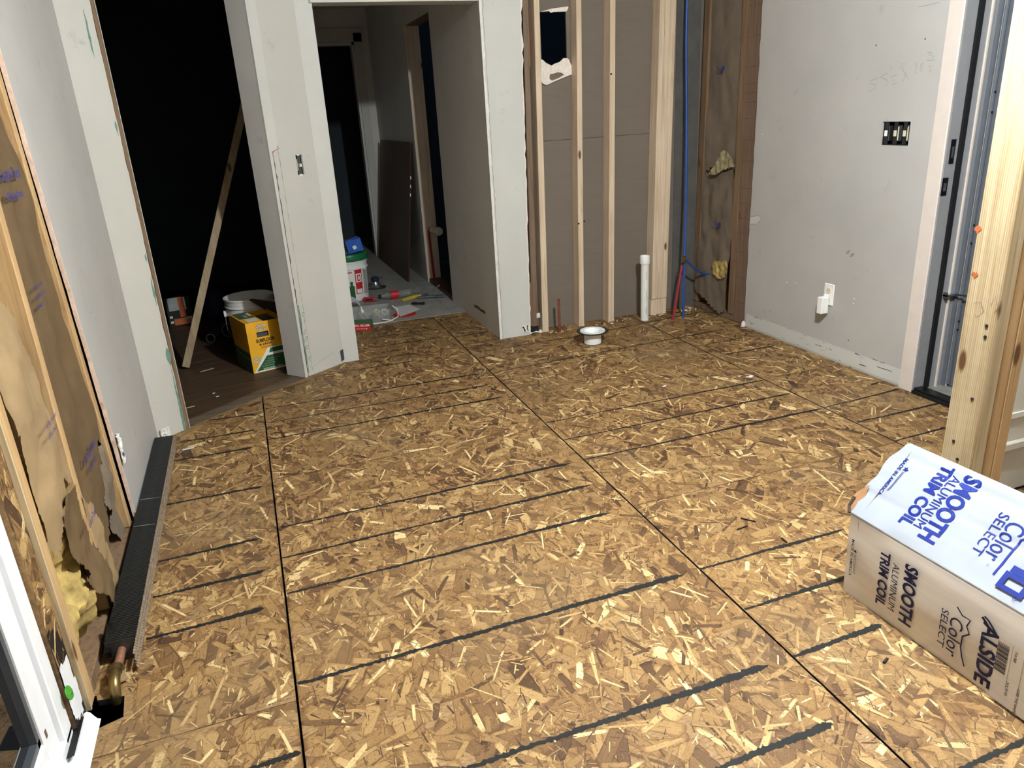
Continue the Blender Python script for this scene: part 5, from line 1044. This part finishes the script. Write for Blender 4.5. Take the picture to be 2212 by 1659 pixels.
MB().tube([tq(tl * .75, -.004, th_ - .06), tq(tl + .0, -.02, .012), tq(tl + .05, .0, .03), tq(tl + .055, .06, .07), tq(tl + .02, .08, th_ + .01)], .0035, 8).build('bail_handle', 'white_plastic', ty, smooth=True); MB().tube([tq(-.02, -.035, .006), tq(tl * .4, -.035, .006), tq(tl * .8, -.030, .006), tq(tl + .01, -.012, .01)], .003, 8).build('bail_handle', 'white_plastic', ty, smooth=True)
g = tq(.085, .06, .035); MB().tube([g + Vector((0, 0, -.03)), g + Vector((-.015, 0, .05)), g + Vector((-.018, 0, .065)), g + Vector((-.02, 0, .085))], .011, 12, radii=[.012, .012, .006, .003]).build('glue_tube', 'white_plastic', None, smooth=True); tag(bpy.data.objects['glue_tube'], 'white glue tube with red print standing in the clear tub', 'tube')
ribbon([g + Vector((.002, -.0125, -.02)), g + Vector((-.012, -.0125, .035))], .012, (0, -1, 0)).build('tube_print', 'red_print', bpy.data.objects['glue_tube'])
g = tq(.125, .06, .03); tag(MB().lathe([(.001, -.02), (.010, -.02), (.010, 0), (.007, .012), (.003, .02), (.001, .02)], g, 12).build('dropper_bottle', 'pex_blue', None, smooth=True), 'small blue capped bottle in the clear tub', 'bottle')
g = tq(.17, .075, .045); pts = [g + Vector((.022 * math.cos(t_ * 1.3) * (1 - t_ / 40), .012 * math.sin(t_ * 2.1), .022 * math.sin(t_ * .9) + .01)) for t_ in np.linspace(0, 18, 60)]; tag(MB().tube(pts, .0026, 6).build('coiled_cord', 'cream_plastic', None, smooth=True), 'tangled cream cord in the clear tub', 'cord')
g = tq(.225, .06, .055); tag(MB().lathe([(.020, -.010), (.024, -.010), (.024, .010), (.020, .010)], g, 24, (.2, -.8, .55), close=True).build('tape_ring', 'white_plastic', None, smooth=True), 'white pipe thread tape ring at the end of the clear tub', 'tape')
for k_, (mt_, lab_) in enumerate((('brass', 'small brass fitting in the bottom of the clear tub'), ('gunmetal', 'small grey metal fitting in the bottom of the clear tub'), ('cream_plastic', 'small cream plastic fitting in the bottom of the clear tub'))): g = tq(.04 + .08 * k_, .05 + .03 * k_, .012); tag(MB().obox(g, (1, .4, 0), (-.4, 1, 0), (0, 0, 1), .014, .007, .006).build('small_fitting', mt_, None, bevel=.002), lab_, 'fitting')
# red box, papers, disc
q0 = fl(772, 702); q1 = fl(798, 712); e = empty('red_carton', (q0 + q1) / 2 + Vector((-.02, .02, 0)), 'flat red and green carton half hidden by the cream pier', 'carton')
ru = Vector((.93, -.30, 0)).normalized(); rv = Vector((.30, .93, 0)).normalized(); rc = q1 - ru * .085 + rv * .035
rbod = MB().obox(rc + Vector((0, 0, .026)), ru, rv, (0, 0, 1), .10, .055, .026).build('carton_body', 'green_print', e, bevel=.002)
MB().add([rc + ru * -.10 - rv * .0556 + Vector((0, 0, .002)), rc + ru * .10 - rv * .0556 + Vector((0, 0, .002)), rc + ru * .10 - rv * .0556 + Vector((0, 0, .050)), rc + ru * -.10 - rv * .0556 + Vector((0, 0, .050))], [(0, 1, 2, 3)]).build('carton_face', 'red_print', e)
text('BETTER THAN', rc + ru * .092 - rv * .0556 + Vector((0, 0, .044)), -ru, (0, 0, -1), .013, .12, 'white_print', e, bold=.03, lift=.0012)
MB().lathe([(.0005, 0), (.005, 0)], rc + ru * .07 - rv * .0572 + Vector((0, 0, .013)), 12, -rv).build('logo_dot', 'white_print', e); text('Fluidmaster', rc + ru * .06 - rv * .0556 + Vector((0, 0, .018)), -ru, (0, 0, -1), .008, .06, 'white_print', e, lift=.0012)
pts = [fl(x, y, .006) for x, y in ((852, 676), (893, 669), (905, 672), (862, 685))]; tag(MB().prism([fl(x, y, .007) for x, y in ((849, 664), (885, 658), (908, 668), (865, 684))], (0, 0, .0012)).build('paper_sheet', 'paper', None), 'grey paper sheet lying on the hallway floor over a red disc', 'paper')
q = fl(874, 680); tag(MB().lathe([(.0005, .0), (.085, .0), (.085, .002), (.0005, .002)], Vector((q.x, q.y, .004)), 28).build('red_disc', 'red_print', None), 'flat red disc under the paper sheet at the board edge', 'disc')
q = fl(762, 668); tag(MB().grid(lambda i, j: Vector((q.x - .06 + .018 * i, q.y + .01 * j, .008 + .055 * (math.sin(i * .45)) + .004 * j)), 7, 6).build('curled_paper', 'paper', None, smooth=True, solid=.001), 'curled white paper beside the bucket base', 'paper')
tag(MB().grid(lambda i, j: fl(838 + 7 * i + 2 * j, 622 - 3 * j + .2 * i, .006 + .012 * random.random()), 6, 5).build('plastic_film', 'film', None, smooth=True), 'crumpled clear plastic film behind the bottle', 'plastic film')
tag(MB().grid(lambda i, j: fl(893 + 5 * i + 2 * j, 632 - 3 * j, .006 + .022 * random.random()), 7, 5).build('plastic_bag', 'film', None, smooth=True), 'crumpled clear plastic bag by the doorway sill', 'plastic bag')
tag(MB().tube([fl(940, 637, .01), fl(942, 628, .05), fl(944, 620, .10), fl(949, 616, .12)], .003, 6).build('bent_wire', 'cream_plastic', None, smooth=True), 'thin bent cable sticking up at the doorway sill', 'cable')
# dark sheet leaning on the hall wall
h0 = fl(884, 608); hn = above(884, 308, h0); e0 = fl(770, 530)
tag(MB().hexa([(1.235, 6.38, .003), (1.250, 6.375, .003), (1.235, 7.75, .003), (1.220, 7.75, .003)], [(1.372, 6.36, hn), (1.386, 6.36, hn), (1.386, 7.75, hn), (1.372, 7.75, hn)]).build('hardboard_sheet', 'hardboard', None), 'dark brown panel leaning against the hallway wall', 'panel')
pl = bpy.data.objects['hardboard_sheet']; ribbon([Vector((1.243, 6.374, .01)), Vector((1.379, 6.356, hn - .004))], .012, (0, -1, 0)).build('panel_edge', 'panel_edge', pl)
for k_ in (.64, .70, .76): p = Vector((1.243, 6.37, 0)).lerp(Vector((1.379, 6.352, hn)), k_); MB().box(p.x - .004, p.x + .004, p.y - .004, p.y - .002, p.z - .013, p.z + .013).build('edge_tag', 'white_print', pl)
# pipes inside the hallway doorway
q = Vector((1.50, 6.05, .0)); c1 = on(938, 497, (1.47, 0, 0), (1, 0, 0))
e = empty('drain_elbow', (1.47, c1.y, c1.z), 'off-white drain fitting inside the hallway doorway', 'pipe fitting'); MB().tube([(1.46, c1.y + .06, c1.z), (1.47, c1.y - .03, c1.z), (1.475, c1.y - .10, c1.z + .004)], .028, 18).build('fitting_barrel', 'cream_plastic', e, smooth=True); MB().tube([(1.475, c1.y - .095, c1.z + .004), (1.476, c1.y - .14, c1.z + .005)], .034, 18).build('fitting_socket', 'cream_plastic', e, smooth=True)
r0_, r1_ = ony(939, 611, 6.25), ony(926, 500, 6.25); tag(MB().tube([Vector((r0_.x, r0_.y, .036)), r0_.lerp(r1_, .5), r1_, r1_ + Vector((.01, -.02, .03))], .011, 10).build('red_pex_line', 'pex_red', None, smooth=True), 'red PEX line rising inside the hallway doorway', 'pipe')

# ---------------- things in the dark side room
l0, l1 = fl(402, 797), None; n_ = Vector((.12, 1, 0)); l1 = on(520, 268, l0 + Vector((0, .22, 0)), (0, 1, 0)); dl = (l1 - l0).normalized(); l2 = l0 + dl * ((l1 - l0).length + .25)
sdv = dl.cross(Vector((0, -1, 0))).normalized(); tag(MB().obox((l0 + l2) / 2 + Vector((0, 0, .012)), dl, sdv, dl.cross(sdv), (l2 - l0).length / 2, .0215, .010).build('leaning_lath', 'lath', None, bevel=.002), 'pale wood lath leaning behind the cream pier in the dark room', 'lath')
q = fl(395, 703); e = empty('blade_pack', q, 'orange and black package standing in the dark side room', 'package'); s_ = Vector((.97, .2, 0)).normalized(); n_ = Vector((.2, -.97, 0)).normalized(); up_ = (Vector((0, 0, 1)) + Vector((-.02, .12, 0))).normalized(); z_ = above(376, 644, q)
pk = lambda a_, b_, lift: q + s_ * a_ + up_ * b_ + n_ * lift
bd = MB().obox(pk(0, z_ * .5, -.03), s_, n_, up_, .085, .028, z_ * .5).build('package_body', 'black', e)
for a0, a1, b0, b1, mt in ((-.07, .0, .55, 1.0, 'grey_print'), (.0, .04, .30, 1.0, 'orange_print'), (-.05, .07, .04, .26, 'orange_print'), (.03, .075, .10, .28, 'white_print'), (-.075, -.055, .12, .2, 'white_print'), (-.075, -.055, .3, .38, 'white_print'), (.04, .05, .55, .98, 'steel')):
    MB().add([pk(a0, b0 * z_, .001), pk(a1, b0 * z_, .001), pk(a1, b1 * z_, .001), pk(a0, b1 * z_, .001)], [(0, 1, 2, 3)]).build('package_print', mt, e)
tag(MB().lathe([(.001, 0), (.10, 0), (.12, .05), (.10, .15), (.06, .22), (.001, .24)], q + Vector((.24, .12, 0)), 14).build('dark_bag', 'navy_bag', None, smooth=True), 'dark navy bag slumped beside the orange package', 'bag')
for k_, (px, py, rr, lab) in enumerate(((457, 726, .030, 'smaller open grey pipe end lying on the dark floor'), (497, 706, .048, 'larger open grey pipe end lying behind the yellow carton'))):
    q = fl(px, py + 14 + 8 * k_); q = Vector((q.x, q.y, rr + .0)); e = empty('pipe_offcut', q - Vector((0, 0, rr)), lab, 'pipe', 'pipe offcuts in the dark room'); dr = Vector((.30, .95, 0)).normalized()
    MB().lathe([(rr, 0), (rr, .6), (rr - .004, .6), (rr - .004, 0)], q, 24, dr, close=True).build('pipe_wall', 'gunmetal', e, smooth=True); MB().lathe([(rr - .004, -.001), (rr + .0005, -.001), (rr + .0005, .006)], q, 24, dr).build('pipe_lip', 'grey_print', e)
# chips and crumbs that can be told apart
def chip(px, py, ln, wd, ang, mt, lab, z=.0022):
    p = fl(px, py, z); tag(MB().obox(p + Vector((0, 0, .002)), (math.cos(ang), math.sin(ang), 0), (-math.sin(ang), math.cos(ang), 0), (0, 0, 1), ln / 2, wd / 2, .0018).build('wood_chip' if mt != 'gypsum' else 'plaster_crumb', mt, None), lab, 'chip' if mt != 'gypsum' else 'crumb')
chip(447, 800, .085, .008, .45, 'stud_pale', 'long pale wood splinter beside the leaning lath'); chip(411, 880, .045, .006, .35, 'stud_pale', 'pale wood splinter on the dark floor near the left door jamb'); chip(407, 970, .05, .010, .1, 'paper', 'whitish wood chip beside the far end of the heater')
chip(470, 857, .015, .004, .4, 'gypsum', 'white fleck on the brown floor just behind the threshold'); chip(462, 850, .012, .005, .2, 'gypsum', 'tiny white crumb on the brown planks behind the splinters')
chip(1622, 814, .035, .018, .5, 'gypsum', 'white plaster crumb in the middle of the far right board'); chip(1435, 835, .022, .010, .2, 'gypsum', 'small white crumb on the boards below the toilet flange'); chip(1322, 699, .020, .016, .9, 'gypsum', 'white plaster crumb at the foot of the third stud')
chip(1838, 793, .018, .012, .3, 'cardboard', 'brown crumb at the foot of the grey wall'); chip(1890, 829, .05, .004, .1, 'black', 'thin black sliver on the boards near the door casing')
chip(1603, 1141, .045, .003, .1, 'ink_black', 'short black tie scrap lying flat on the board'); chip(1616, 1124, .05, .003, -.9, 'ink_black', 'short black tie scrap slanting towards the carton'); chip(1694, 1168, .03, .004, 1.5, 'ink_black', 'short black sliver standing across an ink line'); chip(1913, 1428, .022, .006, .4, 'ink_black', 'dark sliver on the boards below the carton')
